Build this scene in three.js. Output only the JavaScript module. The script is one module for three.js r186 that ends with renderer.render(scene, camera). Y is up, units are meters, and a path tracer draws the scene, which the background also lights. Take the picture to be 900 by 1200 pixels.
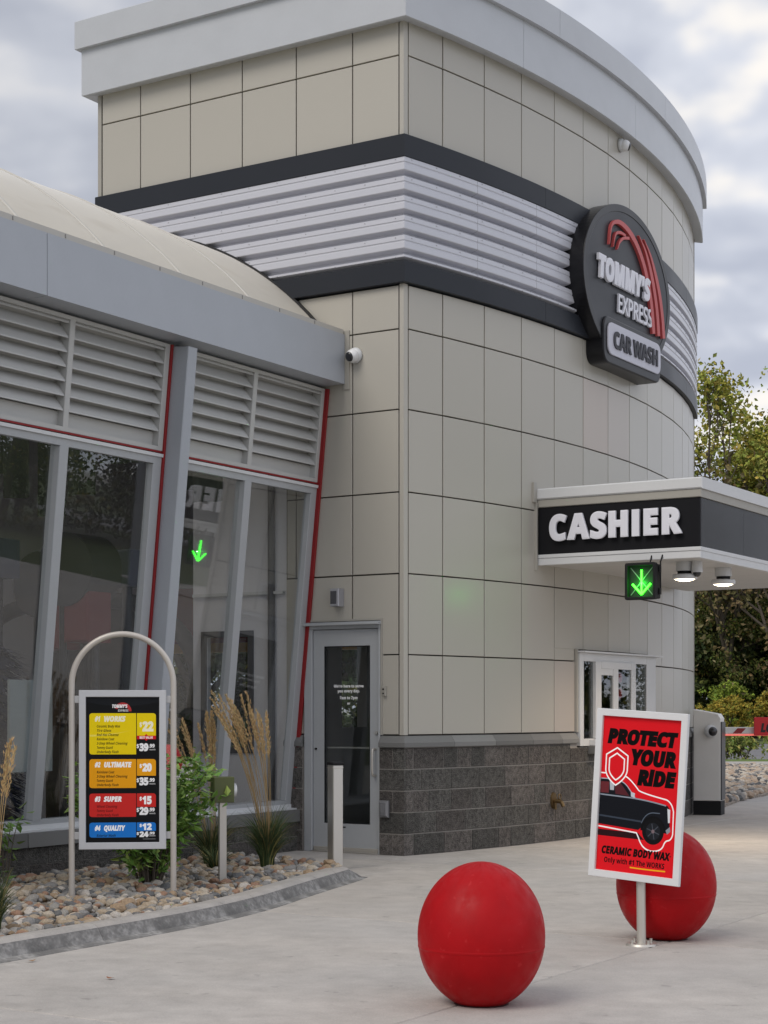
import * as THREE from 'three';
import { mergeGeometries } from 'three/addons/utils/BufferGeometryUtils.js';
import { TextGeometry } from 'three/addons/geometries/TextGeometry.js';
import { FontLoader } from 'three/addons/loaders/FontLoader.js';
import { ImprovedNoise } from 'three/addons/math/ImprovedNoise.js';

// ---------------------------------------------------------------- camera, sky, sun, exposure
const scene = new THREE.Scene();
const camera = new THREE.PerspectiveCamera(33.398, 0.75, 0.1, 900);
camera.position.set(0, 1.33, 0);
camera.setViewOffset(900, 1200, 0, -232, 900, 1200);       // lens shifted upward, camera held level
const SKY = 1.05, SUN = 1.3, EXPOSURE = 1.3;
const noise = new ImprovedNoise();
function fbm(x, y, z, o = 5) { let a = 1, s = 0, t = 0; for (let i = 0; i < o; i++) { s += a * noise.noise(x, y, z); t += a; a *= 0.52; x = x * 2.03 + 7.1; y = y * 2.03 + 3.7; z = z * 2.03 + 1.3; } return s / t; }
const sm = (a, b, x) => { const t = Math.min(1, Math.max(0, (x - a) / (b - a))); return t * t * (3 - 2 * t); };
{
  const W = 2048, Hh = 1024, data = new Float32Array(W * Hh * 4);
  for (let j = 0; j < Hh; j++) {
    const th = ((j + 0.5) / Hh - 0.5) * Math.PI, sy = Math.sin(th), cy = Math.cos(th);
    for (let i = 0; i < W; i++) {
      const k = (j * W + i) * 4;
      if (sy < -0.06) { data[k] = 0.30; data[k + 1] = 0.29; data[k + 2] = 0.28; data[k + 3] = 1; continue; }
      const ph = ((i + 0.5) / W - 0.5) * 2 * Math.PI, dx = Math.cos(ph) * cy, dz = Math.sin(ph) * cy;
      const e = Math.max(sy, 0) + 0.2, px = dx / e, pz = dz / e;
      const wx = fbm(px * 1.1 + 4, pz * 1.1, 2.2, 3), wz = fbm(px * 1.1, pz * 1.1 + 9, 5.2, 3);
      const n = fbm(px * 1.9 + wx * 1.2 + 1.2, pz * 3.0 + wz * 1.2, 0.4, 6);
      const n2 = fbm(px * 4.6 + wx * 1.4, pz * 7.4 + wz * 1.4, 3.7, 6);
      const east = sm(-0.25, 0.85, dx);                             // sky brighter to the right, raised beyond the frame to light the curved wall
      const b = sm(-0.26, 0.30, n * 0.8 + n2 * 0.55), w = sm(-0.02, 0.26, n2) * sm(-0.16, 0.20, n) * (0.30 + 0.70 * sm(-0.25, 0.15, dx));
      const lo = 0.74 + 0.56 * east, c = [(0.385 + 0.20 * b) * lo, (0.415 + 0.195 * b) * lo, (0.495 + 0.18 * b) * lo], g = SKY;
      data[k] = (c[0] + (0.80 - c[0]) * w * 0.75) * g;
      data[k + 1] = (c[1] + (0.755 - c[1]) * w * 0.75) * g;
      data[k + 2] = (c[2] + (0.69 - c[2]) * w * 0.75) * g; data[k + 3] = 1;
    }
  }
  const t = new THREE.DataTexture(data, W, Hh, THREE.RGBAFormat, THREE.FloatType);
  t.mapping = THREE.EquirectangularReflectionMapping; t.magFilter = t.minFilter = THREE.LinearFilter; t.wrapS = THREE.RepeatWrapping;
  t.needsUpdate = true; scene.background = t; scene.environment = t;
}
const sun = new THREE.DirectionalLight(0xfff8ee, SUN);
sun.position.set(-18.52, 30.20, 7.06); sun.target.position.set(0, 1, -13); sun.castShadow = true; sun.shadow.radius = 60;
sun.shadow.mapSize.set(2048, 2048);
Object.assign(sun.shadow.camera, { left: -25, right: 25, top: 25, bottom: -25, near: 1, far: 90 });
scene.add(sun, sun.target);
const renderer = new THREE.WebGLRenderer({ antialias: true });
renderer.toneMapping = THREE.LinearToneMapping; renderer.toneMappingExposure = EXPOSURE;
renderer.shadowMap.enabled = true;

// ---------------------------------------------------------------- helpers
function rngOf(a) { return () => { a |= 0; a = a + 0x6D2B79F5 | 0; let t = Math.imul(a ^ a >>> 15, 1 | a); t = t + Math.imul(t ^ t >>> 7, 61 | t) ^ t; return ((t ^ t >>> 14) >>> 0) / 4294967296; }; }
const V = (x, y, z) => new THREE.Vector3(x, y, z);
const PHI = -31.73 * Math.PI / 180, CO = Math.cos(PHI), SI = Math.sin(PHI);
const OX = 0.179, OZ = -15.56;                                    // corner of the tower on the ground
const L2W = (x, y, z) => V(OX + x * CO + z * SI, y, OZ - x * SI + z * CO);
const W2L = (x, z) => [(x - OX) * CO - (z - OZ) * SI, (x - OX) * SI + (z - OZ) * CO];
const taken = {};
function numbered(n) { const k = taken[n] = (taken[n] ?? -1) + 1; return k ? n + '_' + String(k).padStart(3, '0') : n; }
function tag(o, label, category, group, kind) { o.userData.label = label; if (category) o.userData.category = category; if (group) o.userData.group = group; if (kind) o.userData.kind = kind; return o; }
function M(name, geo, mat, parent, p, r) {
  const m = new THREE.Mesh(geo, mat); m.name = parent && parent !== scene ? name : numbered(name);
  if (p) m.position.set(p[0], p[1], p[2]); if (r) m.rotation.set(r[0], r[1], r[2]);
  (parent || scene).add(m); return m;
}
function thing(name, label, category, p, turn = 0, group) {
  const g = new THREE.Group(); g.name = numbered(name); if (p) g.position.copy(p); g.rotation.y = turn; scene.add(g);
  return tag(g, label, category, group);
}
function struct(name, geo, mat, p, r) { const m = M(name, geo, mat, scene, p, r); m.userData.kind = 'structure'; return m; }
const cache = new Map();
function cbox(w, h, d, c = 0.003) {                                // box with chamfered edges, centred
  const key = [w, h, d, c].map(v => v.toFixed(4)).join(); if (cache.has(key)) return cache.get(key);
  const s = new THREE.Shape(), a = w / 2 - c, b = h / 2 - c; s.moveTo(-a, -b); s.lineTo(a, -b); s.lineTo(a, b); s.lineTo(-a, b); s.closePath();
  const g = new THREE.ExtrudeGeometry(s, { depth: d - 2 * c, bevelEnabled: true, bevelThickness: c, bevelSize: c, bevelSegments: 1 });
  g.translate(0, 0, -d / 2 + c); cache.set(key, g); return g;
}
function bx(w, h, d, x = 0, y = 0, z = 0) { const g = new THREE.BoxGeometry(w, h, d); g.translate(x, y, z); return g; }
function bb(x0, x1, y0, y1, z0, z1) { return bx(x1 - x0, y1 - y0, z1 - z0, (x0 + x1) / 2, (y0 + y1) / 2, (z0 + z1) / 2); }
function cb(x0, x1, y0, y1, z0, z1, c = 0.004) { return cbox(x1 - x0, y1 - y0, z1 - z0, c).clone().translate((x0 + x1) / 2, (y0 + y1) / 2, (z0 + z1) / 2); }
function flat(list) { return mergeGeometries(list.map(g => g.index ? g.toNonIndexed() : g)); }
function rod(a, b, r0, r1 = r0, n = 8) { const d = b.clone().sub(a), g = new THREE.CylinderGeometry(r1, r0, d.length(), n, 1); g.applyQuaternion(new THREE.Quaternion().setFromUnitVectors(V(0, 1, 0), d.clone().normalize())); const c = a.clone().add(b).multiplyScalar(0.5); g.translate(c.x, c.y, c.z); return g; }
// strip sweep: path = [{x,z,ox,oz}], profile = [[offset, height], ...]; one smooth strip for each profile edge
function sweep(path, prof, closed, caps) {
  const P = [], U = [], I = []; let run = [0];
  for (let i = 1; i < path.length; i++) run.push(run[i - 1] + Math.hypot(path[i].x - path[i - 1].x, path[i].z - path[i - 1].z));
  const n = closed ? prof.length : prof.length - 1; let v = 0;
  for (let k = 0; k < n; k++) {
    const a = prof[k], b = prof[(k + 1) % prof.length], len = Math.hypot(a[0] - b[0], a[1] - b[1]), base = P.length / 3;
    path.forEach((q, i) => { const k = q.k ?? 1; P.push(q.x + q.ox * a[0], a[1] * k, q.z + q.oz * a[0], q.x + q.ox * b[0], b[1] * k, q.z + q.oz * b[0]); U.push(run[i], v, run[i], v + len); });
    for (let i = 0; i + 1 < path.length; i++) { const o = base + 2 * i; I.push(o, o + 2, o + 1, o + 1, o + 2, o + 3); }
    v += len;
  }
  if (caps) for (const i of [0, path.length - 1]) {
    const q = path[i], base = P.length / 3; prof.forEach(a => { P.push(q.x + q.ox * a[0], a[1] * (q.k ?? 1), q.z + q.oz * a[0]); U.push(a[0], a[1]); });
    const tri = THREE.ShapeUtils.triangulateShape(prof.map(a => new THREE.Vector2(a[0], a[1])), []);
    tri.forEach(t => I.push(base + t[0], base + t[1], base + t[2]));
  }
  const g = new THREE.BufferGeometry(); g.setAttribute('position', new THREE.Float32BufferAttribute(P, 3)); g.setAttribute('uv', new THREE.Float32BufferAttribute(U, 2)); g.setIndex(I); g.computeVertexNormals(); return g;
}
// ---------------------------------------------------------------- procedural textures
function tex(n, fn, srgb, size) {                                   // tileable by blending; fn(u,v) -> [r,g,b] linear 0..1
  const d = new Uint8Array(n * n * 4);
  for (let j = 0; j < n; j++) for (let i = 0; i < n; i++) { const c = fn(i / n, j / n), k = (j * n + i) * 4; for (let q = 0; q < 3; q++) { let v = Math.max(0, Math.min(1, c[q])); if (srgb) v = v <= 0.0031308 ? v * 12.92 : 1.055 * Math.pow(v, 1 / 2.4) - 0.055; d[k + q] = v * 255; } d[k + 3] = 255; }
  const t = new THREE.DataTexture(d, n, n, THREE.RGBAFormat); t.wrapS = t.wrapT = THREE.RepeatWrapping; t.magFilter = THREE.LinearFilter; t.minFilter = THREE.LinearMipmapLinearFilter; t.generateMipmaps = true; t.anisotropy = 8;
  if (srgb) t.colorSpace = THREE.SRGBColorSpace; t.repeat.set(1 / size, 1 / size); t.needsUpdate = true; return t;
}
function tfbm(u, v, f, z, o = 4) {                                  // periodic fbm on a torus-like blend
  const x = sm(0.8, 1, u), y = sm(0.8, 1, v), a = fbm(u * f, v * f, z, o); if (!x && !y) return a;
  const b = x ? fbm((u - 1) * f, v * f, z, o) : 0, c = y ? fbm(u * f, (v - 1) * f, z, o) : 0, d = x && y ? fbm((u - 1) * f, (v - 1) * f, z, o) : 0;
  return (a * (1 - x) + b * x) * (1 - y) + (c * (1 - x) + d * x) * y;
}
const hash = (i, j) => { const s = Math.sin(i * 127.1 + j * 311.7) * 43758.5453; return s - Math.floor(s); };
const concreteMap = tex(1024, (u, v) => {
  const a = tfbm(u, v, 5, 1.5, 5), b = tfbm(u, v, 26, 4.4, 4), c = hash(Math.floor(u * 1024), Math.floor(v * 1024)) - 0.5;
  const st = sm(0.18, 0.42, tfbm(u, v, 9, 8.1, 5)) * 0.08 + sm(0.32, 0.44, tfbm(u, v, 34, 17.1, 3)) * 0.18, sw = tfbm(u * 1, v, 3, 12.5, 3);
  const k = 1 + a * 0.20 + b * 0.22 + c * 0.18 - st; return [0.430 * k + sw * 0.012, 0.403 * k, 0.374 * k - sw * 0.012];
}, true, 4.2);
const concreteBump = tex(512, (u, v) => { const k = 0.5 + tfbm(u, v, 40, 2.4, 4) * 0.7; return [k, k, k]; }, false, 1.1);
const blockMap = tex(512, (u, v) => {
  const a = tfbm(u, v, 10, 3.3, 4), b = tfbm(u, v, 60, 6.3, 3), h = hash(Math.floor(u * 256), Math.floor(v * 256));
  let k = 0.90 + a * 0.9 + b * 1.5; if (h > 0.93) k *= 2.1; else if (h < 0.14) k *= 0.45; return [0.50 * k, 0.475 * k, 0.455 * k];
}, true, 0.42);
const blockBump = tex(512, (u, v) => { const k = 0.5 + tfbm(u, v, 44, 9.3, 4) * 0.9; return [k, k, k]; }, false, 0.42);
const metalRough = tex(256, (u, v) => { const k = 0.8 + tfbm(u, v, 4, 7.7, 3) * 0.14; return [k, k, k]; }, false, 1.9);
const dirtMap = tex(512, (u, v) => { const k = 0.955 + tfbm(u, v, 4, 1.1, 5) * 0.055 + tfbm(u, v, 50, 3.1, 2) * 0.02; return [k, k, k]; }, true, 1.2);
const vaultMap = tex(512, (u, v) => { const a = tfbm(u, v, 3, 11.1, 4), s = sm(0.12, 0.4, tfbm(u, v * 0.35, 7, 14.1, 4)); const k = 0.93 + a * 0.10 - s * 0.10; return [k, k * (1 - s * 0.02), k * (1 - s * 0.05)]; }, true, 3.1);
const soilMap = tex(512, (u, v) => { const k = 0.7 + tfbm(u, v, 30, 2.1, 4) * 1.2; return [0.30 * k, 0.25 * k, 0.20 * k]; }, true, 0.8);
const grassMap = tex(512, (u, v) => { const a = tfbm(u, v, 6, 2.9, 5), b = tfbm(u, v, 50, 8.8, 3), k = 0.9 + b * 0.9; return [(0.085 + a * 0.04) * k, (0.11 + a * 0.02) * k, 0.035 * k]; }, true, 4);
const asphaltMap = tex(512, (u, v) => { const k = 0.9 + tfbm(u, v, 40, 3.9, 4) * 0.7 + tfbm(u, v, 4, 1.9, 3) * 0.3; return [0.20 * k, 0.195 * k, 0.205 * k]; }, true, 3);
// ---------------------------------------------------------------- materials
const rgb = (r, g, b) => new THREE.Color().setRGB(r, g, b);
const S = (c, o = {}) => new THREE.MeshStandardMaterial({ color: c, roughness: 0.6, metalness: 0, ...o });
const Ph = (c, o = {}) => new THREE.MeshPhysicalMaterial({ color: c, roughness: 0.6, metalness: 0, ...o });
const rv = rngOf(11);
const panelMats = Array.from({ length: 6 }, (_, i) => { const k = 1 + (rv() - 0.5) * 0.06; return Ph(rgb(0.438 * k, 0.414 * k, 0.362 * k), { roughness: 0.5, clearcoat: 0.5, clearcoatRoughness: 0.24 }); });
const panelPink = [Ph(rgb(0.47, 0.41, 0.36), { roughness: 0.5, clearcoat: 0.5, clearcoatRoughness: 0.24 }), Ph(rgb(0.455, 0.41, 0.365), { roughness: 0.5, clearcoat: 0.5, clearcoatRoughness: 0.24 })];
const trimBeige = S(rgb(0.385, 0.367, 0.325), { roughness: 0.45, map: dirtMap });
const jointDark = S(rgb(0.055, 0.048, 0.042), { roughness: 0.9 });
const fasciaMat = Ph(rgb(0.53, 0.55, 0.585), { roughness: 0.5, map: dirtMap, roughnessMap: metalRough, clearcoat: 0.2, clearcoatRoughness: 0.3 });
const beamMat = Ph(rgb(0.41, 0.435, 0.475), { roughness: 0.5, map: dirtMap, roughnessMap: metalRough, clearcoat: 0.2, clearcoatRoughness: 0.35 });
const charcoal = Ph(rgb(0.022, 0.025, 0.032), { roughness: 0.5, specularIntensity: 0.5, roughnessMap: metalRough });
const corrMat = Ph(rgb(0.575, 0.58, 0.63), { metalness: 0.15, roughness: 0.45, specularIntensity: 0.7, roughnessMap: metalRough });
const off = (t, i) => { const c = t.clone(); c.offset.set(i * 0.37, i * 0.61); c.needsUpdate = true; return c; };
const blockMats = [0.205, 0.25, 0.165, 0.285, 0.225, 0.18, 0.245].map((k, i) => S(rgb(k * (i % 2 ? 1.06 : 1), k, k * 0.96), { roughness: 0.9, map: off(blockMap, i), bumpMap: off(blockBump, i), bumpScale: 0.014 }));
const mortar = S(rgb(0.28, 0.262, 0.24), { roughness: 0.95, map: dirtMap });
const capMats = [0.17, 0.215, 0.15].map(k => S(rgb(k, k, k * 0.98), { roughness: 0.8, map: dirtMap, bumpMap: blockBump, bumpScale: 0.0015 }));
const greyPaint = S(rgb(0.42, 0.435, 0.45), { roughness: 0.42, map: dirtMap });
const whitePaint = S(rgb(0.66, 0.67, 0.68), { roughness: 0.4, map: dirtMap });
const louverMat = S(rgb(0.50, 0.50, 0.485), { roughness: 0.5, map: dirtMap });
const redTrim = S(rgb(0.27, 0.009, 0.011), { roughness: 0.45 });
const blackGloss = Ph(rgb(0.012, 0.012, 0.014), { roughness: 0.28, clearcoat: 0.5, clearcoatRoughness: 0.12 });
const blackMatte = Ph(rgb(0.012, 0.012, 0.013), { roughness: 0.6, specularIntensity: 0.5 });
const steel = S(rgb(0.62, 0.60, 0.56), { metalness: 0.9, roughness: 0.38, roughnessMap: metalRough });
const steelSat = S(rgb(0.60, 0.57, 0.52), { metalness: 0.7, roughness: 0.45 });
const glass = Ph(0xffffff, { roughness: 0.0, transmission: 1, thickness: 0, ior: 1.62, color: rgb(0.90, 0.92, 0.93) });
const clearGlass = Ph(rgb(0.80, 0.82, 0.82), { roughness: 0, transmission: 1, thickness: 0, ior: 1.45 });
const concrete = S(0xffffff, { roughness: 0.88, map: concreteMap, bumpMap: concreteBump, bumpScale: 0.002 });
const curbMat = S(rgb(0.92, 0.92, 0.92), { roughness: 0.9, map: concreteMap, bumpMap: concreteBump, bumpScale: 0.004 });
const whiteLetter = S(rgb(0.74, 0.74, 0.80), { roughness: 0.45 });
const fontB = await new FontLoader().loadAsync('fonts/droid/droid_sans_bold.typeface.json');
const fontR = await new FontLoader().loadAsync('fonts/droid/droid_sans_regular.typeface.json');
// raised letters fitted into a box; one mesh a letter
function letters(parent, font, str, x0, x1, y0, y1, z, depth, mat, weight = 0.03, skew = 0, gap = 0, name = 'letter') {
  const parts = []; let pen = 0; const res = font.data.resolution, cap = 0.714;
  for (const ch of str) {
    const gl = font.data.glyphs[ch]; if (ch !== ' ') { const g = ch === 'I' ? new THREE.BoxGeometry(0.24 + 2 * weight, 0.99 + 2 * weight, 0.2).toNonIndexed().translate(0.2, 0.495, 0.1) : new TextGeometry(ch, { font, size: 1, depth: 0.2, curveSegments: 5, bevelEnabled: weight > 0, bevelSize: weight, bevelThickness: 0.02, bevelSegments: 1 }); g.translate(pen, 0, 0); parts.push(g); }
    pen += gl.ha / res + gap;
  }
  let bx0 = 1e9, bx1 = -1e9, by0 = 1e9, by1 = -1e9;
  for (const g of parts) { g.applyMatrix4(new THREE.Matrix4().set(1, skew, 0, 0, 0, 1, 0, 0, 0, 0, 1, 0, 0, 0, 0, 1)); g.computeBoundingBox(); const b = g.boundingBox; bx0 = Math.min(bx0, b.min.x); bx1 = Math.max(bx1, b.max.x); by0 = Math.min(by0, b.min.y); by1 = Math.max(by1, b.max.y); }
  const sx = (x1 - x0) / (bx1 - bx0), sy = (y1 - y0) / (by1 - by0);
  for (const g of parts) { g.computeBoundingBox(); const b = g.boundingBox, zs = depth / (b.max.z - b.min.z); g.translate(-bx0, -by0, -b.min.z); g.scale(sx, sy, zs); g.translate(x0, y0, z); M(name, g, mat, parent); }
}

// ================================================================ GROUND
{
  const g = new THREE.PlaneGeometry(900, 900); g.rotateX(-Math.PI / 2); const uv = g.attributes.uv; for (let i = 0; i < uv.count; i++) uv.setXY(i, uv.getX(i) * 900, uv.getY(i) * 900);
  tag(struct('ground', g, S(0xffffff, { map: grassMap, roughness: 1 }), [0, -0.09, -60]), 'dull green ground reaching to the horizon');
  // concrete slabs with open joints, laid square to the building
  const pave = new THREE.Group(); pave.name = numbered('concrete_pavement'); pave.userData.kind = 'structure'; scene.add(pave); tag(pave, 'pale grey concrete pavement in large slabs around the car wash');
  pave.position.set(OX, 0, OZ); pave.rotation.y = PHI;
  const P = 3.6; let n = 0; const slabMats = [concrete, concrete.clone(), concrete.clone()]; slabMats[1].color.setRGB(0.965, 0.965, 0.97); slabMats[2].color.setRGB(1, 0.985, 0.965);
  for (let i = -5; i < 9; i++) for (let j = -8; j < 6; j++) {
    const x = 4.27 + (i + 0.5) * P - 0 * 3.6, z = 0.55 + (j + 0.5) * P; const w = L2W(x, 0, z);
    if (w.z < -31 || w.z > 6) continue;
    const s = cbox(P - 0.010, P - 0.010, 0.08, 0.005).clone(), uv = s.attributes.uv, p = s.attributes.position; const ox = (n * 1.37) % 4.2, oy = (n * 2.11) % 4.2; n++;
    for (let q = 0; q < uv.count; q++) uv.setXY(q, p.getX(q) + ox, p.getY(q) + oy);
    s.rotateX(-Math.PI / 2); M('slab', s, slabMats[(n * 7) % 3], pave, [x, -0.04, z]);
  }
}
// ================================================================ TOWER
const R = 14.01, T0 = (45.784 - 31.73) * Math.PI / 180, SEND = 8.42;
const arcA = s => { const t = T0 - s / R; return { x: R * (Math.cos(t) - Math.cos(T0)), z: R * (Math.sin(t) - Math.sin(T0)), ox: Math.cos(t), oz: Math.sin(t), t }; };
const MIT = { ox: Math.cos(T0) / (1 + Math.sin(T0)), oz: 1 };
const WA = 3.65;
const pathA = [{ x: -WA, z: 0, ox: -1, oz: 1 }, { x: 0, z: 0, ...MIT }];
const pathB = [{ x: -WA, z: 0, ox: 0, oz: 1 }, { x: 0, z: 0, ...MIT }];
const pathArc = (s0, s1, n = 40) => Array.from({ length: n + 1 }, (_, i) => { const s = s0 + (s1 - s0) * i / n, q = arcA(s); return s < 1e-6 ? { ...q, ...MIT } : q; });
const pathLeft = [{ x: -WA, z: -8.2, ox: -1, oz: 0 }, { x: -WA, z: 0, ox: -1, oz: 1 }];
const tower = thing('car_wash_tower', 'tall beige panelled building with a curved side wall and dark bands', 'building', V(OX, 0, OZ), PHI);
const joints = [0.06]; for (let k = 0; k < 13; k++) joints.push(0.523 + 0.6154 * k); joints.push(SEND - 0.03);
const rows = [1.10, 1.836, 2.577, 3.322, 4.077, 4.812, 5.215], rowsUp = [6.575, 7.312, 7.66];
const G2 = 0.006;                                                   // half the width of an open joint
const rp = rngOf(5);
{
  // face with the door
  const tj = [0.05, 0.555, 1.19, 1.825, 2.46, 3.095, 3.60];
  const pm = () => panelMats[Math.floor(rp() * 6)];
  const pA = (t0, t1, h0, h1, mat) => M('facade_panel', cbox(t1 - t0 - 2 * G2, h1 - h0 - 2 * G2, 0.025, 0.003), mat || pm(), tower, [-(t0 + t1) / 2, (h0 + h1) / 2, -0.0125]);
  for (let r = 0; r < 2; r++) for (let i = 0; i < 6; i++) pA(tj[i], tj[i + 1], rowsUp[r], rowsUp[r + 1]);
  for (let r = 2; r < 6; r++) { pA(tj[0], tj[1], rows[r], rows[r + 1]); pA(tj[1], tj[2], rows[r], rows[r + 1]); pA(tj[2], 1.30, rows[r], rows[r + 1]); }
  for (let i = 2; i < 5; i++) pA(i === 2 ? 1.30 : tj[i], tj[i + 1], 4.812, 5.215);
  const lshape = pts => { const s = new THREE.Shape(); pts.forEach((p, i) => i ? s.lineTo(-p[0], p[1]) : s.moveTo(-p[0], p[1])); return new THREE.ExtrudeGeometry(s, { depth: 0.025, bevelEnabled: false }).translate(0, 0, -0.025); };
  M('facade_panel', lshape([[0.057, 1.843], [0.225, 1.843], [0.225, 2.16], [0.548, 2.16], [0.548, 2.57], [0.057, 2.57]]), pm(), tower);
  M('facade_panel', lshape([[0.562, 2.16], [1.105, 2.16], [1.105, 1.107], [1.30, 1.107], [1.30, 2.57], [0.562, 2.57]]), pm(), tower);
  pA(0.05, 0.232, 1.10, 1.836);
  // curved wall
  for (let r = 0; r < 6; r++) for (let k = 0; k + 1 < joints.length; k++) {
    let s0 = joints[k], s1 = joints[k + 1], h0 = rows[r], h1 = rows[r + 1];
    if (r === 0) { if (s0 > 2.9 && s1 < 4.9) continue; if (s0 < 2.9 && s1 > 2.9) s1 = 2.80; if (s0 < 4.83 && s1 > 4.83) s0 = 4.83; }
    if (r === 1 && s0 > 2.3 && s1 < 4.9) h0 = 1.955;
    curved(s0, s1, h0, h1, r === 4 && (k === 5 || k === 6) ? panelPink[k - 5] : r === 0 && k === 4 ? panelPink[1] : null);
    if (r === 1 && s0 > 2.3 && s0 < 2.4) curved(s0, 2.79, 1.836, 1.955 + 2 * G2, null);
  }
  for (let r = 0; r < 2; r++) for (let k = 0; k + 1 < joints.length; k++) curved(joints[k], joints[k + 1], rowsUp[r], rowsUp[r + 1]);
  function curved(s0, s1, h0, h1, mat) {
    const q = arcA((s0 + s1) / 2), w = s1 - s0;
    M('facade_panel', cbox(w - 2 * G2, h1 - h0 - 2 * G2, 0.025, 0.003), mat || panelMats[Math.floor(rp() * 6)], tower, [q.x - q.ox * 0.0125, (h0 + h1) / 2, q.z - q.oz * 0.0125], [(rp() - 0.5) * 0.006, Math.PI / 2 - q.t + (rp() - 0.5) * 0.008, 0]);
  }
  // corner trims
  M('corner_trim', flat([sweep([{ x: -0.043, z: 0, ox: 0, oz: 1 }, { x: 0, z: 0, ...MIT }], [[-0.02, 1.10], [0.0012, 1.10], [0.0012, 5.22], [-0.02, 5.22]], true), sweep([{ x: 0, z: 0, ...MIT }, arcA(0.053)], [[-0.02, 1.10], [0.0012, 1.10], [0.0012, 5.22], [-0.02, 5.22]], true)]), panelMats[2], tower);
  M('corner_trim', flat([sweep([{ x: -0.043, z: 0, ox: 0, oz: 1 }, { x: 0, z: 0, ...MIT }], [[-0.02, 6.57], [0.0012, 6.57], [0.0012, 7.62], [-0.02, 7.62]], true), sweep([{ x: 0, z: 0, ...MIT }, arcA(0.053)], [[-0.02, 6.57], [0.0012, 6.57], [0.0012, 7.62], [-0.02, 7.62]], true)]), panelMats[2], tower);
  M('corner_trim', bb(-WA - 0.003, -3.607, 4.5, 7.62, -0.06, 0.003), trimBeige, tower);
  { const q = arcA(SEND - 0.01); M('corner_trim', bx(0.06, 7.0, 0.05, 0, 4.4, 0), trimBeige, tower, [q.x - q.ox * 0.015, 0, q.z - q.oz * 0.015], [0, Math.PI / 2 - q.t, 0]); }
  // backing walls behind the open joints, with door and window openings
  const sh = new THREE.Shape(); [[-0.03, 0], [-0.03, 7.9], [-WA + 0.004, 7.9], [-WA + 0.004, 4.5], [-1.32, 4.5], [-1.32, 0]].forEach((p, i) => i ? sh.lineTo(...p) : sh.moveTo(...p));
  const ho = new THREE.Path(); [[-1.088, 0.0], [-0.248, 0.0], [-0.248, 2.125], [-1.088, 2.125]].forEach((p, i) => i ? ho.lineTo(...p) : ho.moveTo(...p));
  const sh2 = new THREE.Shape(); [[-0.03, 0], [-0.03, 7.9], [-WA + 0.004, 7.9], [-WA + 0.004, 4.5], [-1.32, 4.5], [-1.32, 0], [-1.088, 0], [-1.088, 2.125], [-0.248, 2.125], [-0.248, 0]].forEach((p, i) => i ? sh2.lineTo(...p) : sh2.moveTo(...p));
  M('backing_wall', new THREE.ExtrudeGeometry(sh2, { depth: 0.15, bevelEnabled: false }).translate(0, 0, -0.18), jointDark, tower);
  const prof = (a, b) => [[-0.18, a], [-0.03, a], [-0.03, b], [-0.18, b]];
  M('backing_wall', flat([sweep(pathArc(0.07, 2.86, 16), prof(0, 7.9), true, true), sweep(pathArc(2.86, 4.80, 10), prof(0, 0.955), true, true), sweep(pathArc(2.86, 4.80, 10), prof(1.93, 7.9), true, true), sweep(pathArc(4.80, SEND, 16), prof(0, 7.9), true, true)]), jointDark, tower);
  const qe = arcA(SEND);
  M('rear_wall', flat([bb(-WA, -WA + 0.15, 4.5, 7.9, -8.2, -0.2), bb(-WA, qe.x - 0.2, 0, 7.9, -8.35, -8.2)]), trimBeige, tower);
  // inner room wall between the office and the wash lane, with a window opening
  M('inner_wall', flat([bb(-1.72, -1.60, 0, 1.15, -8.2, -0.2), bb(-1.72, -1.60, 2.0, 4.5, -8.2, -0.2), bb(-1.72, -1.60, 1.15, 2.0, -8.2, -1.90), bb(-1.72, -1.60, 1.15, 2.0, -1.42, -0.2), bb(-WA, -0.75, 4.5, 4.62, -8.2, -0.19)]), S(rgb(0.55, 0.54, 0.52), { roughness: 0.8 }), tower);
  M('office_ceiling', bb(-1.6, -0.75, 2.6, 2.7, -8.1, -0.2), S(rgb(0.65, 0.65, 0.64)), tower);
  // roof slab
  const rs = new THREE.Shape(); rs.moveTo(-WA, 0.0); rs.lineTo(0, 0.0); pathArc(0, SEND, 20).forEach(q => rs.lineTo(q.x, -q.z)); rs.lineTo(-WA, 8.3); rs.closePath();
  M('roof_slab', new THREE.ExtrudeGeometry(rs, { depth: 0.12, bevelEnabled: false }).rotateX(-Math.PI / 2).translate(0, 7.85, 0), S(rgb(0.3, 0.3, 0.3)), tower);
  // fascia in two tiers
  const lo = [[-0.06, 7.625], [0.105, 7.60], [0.12, 7.605], [0.12, 8.075], [0.11, 8.08], [-0.06, 8.08]], up = [[-0.06, 8.085], [0.155, 8.07], [0.17, 8.072], [0.17, 8.35], [0.16, 8.36], [-0.10, 8.37]];
  for (const [nm, pr] of [['fascia', lo], ['parapet_cap', up]]) for (const p of [pathA, pathLeft]) M(nm, sweep(p, pr, true, false), fasciaMat, tower);
  // fascia sheets along the curve with fine butt seams
  const cuts = [0, 1.62, 4.1, 6.6, SEND + 0.1];
  for (let i = 0; i < 4; i++) M('fascia', sweep(pathArc(cuts[i] + (i ? 0.002 : 0), cuts[i + 1] - 0.002, 16), lo, true, i > 0), fasciaMat, tower);
  const cu2 = [0, 2.2, 5.0, SEND + 0.15]; for (let i = 0; i < 3; i++) M('parapet_cap', sweep(pathArc(cu2[i] + (i ? 0.002 : 0), cu2[i + 1] - 0.002, 16), up, true, i > 0), fasciaMat, tower);
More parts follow.
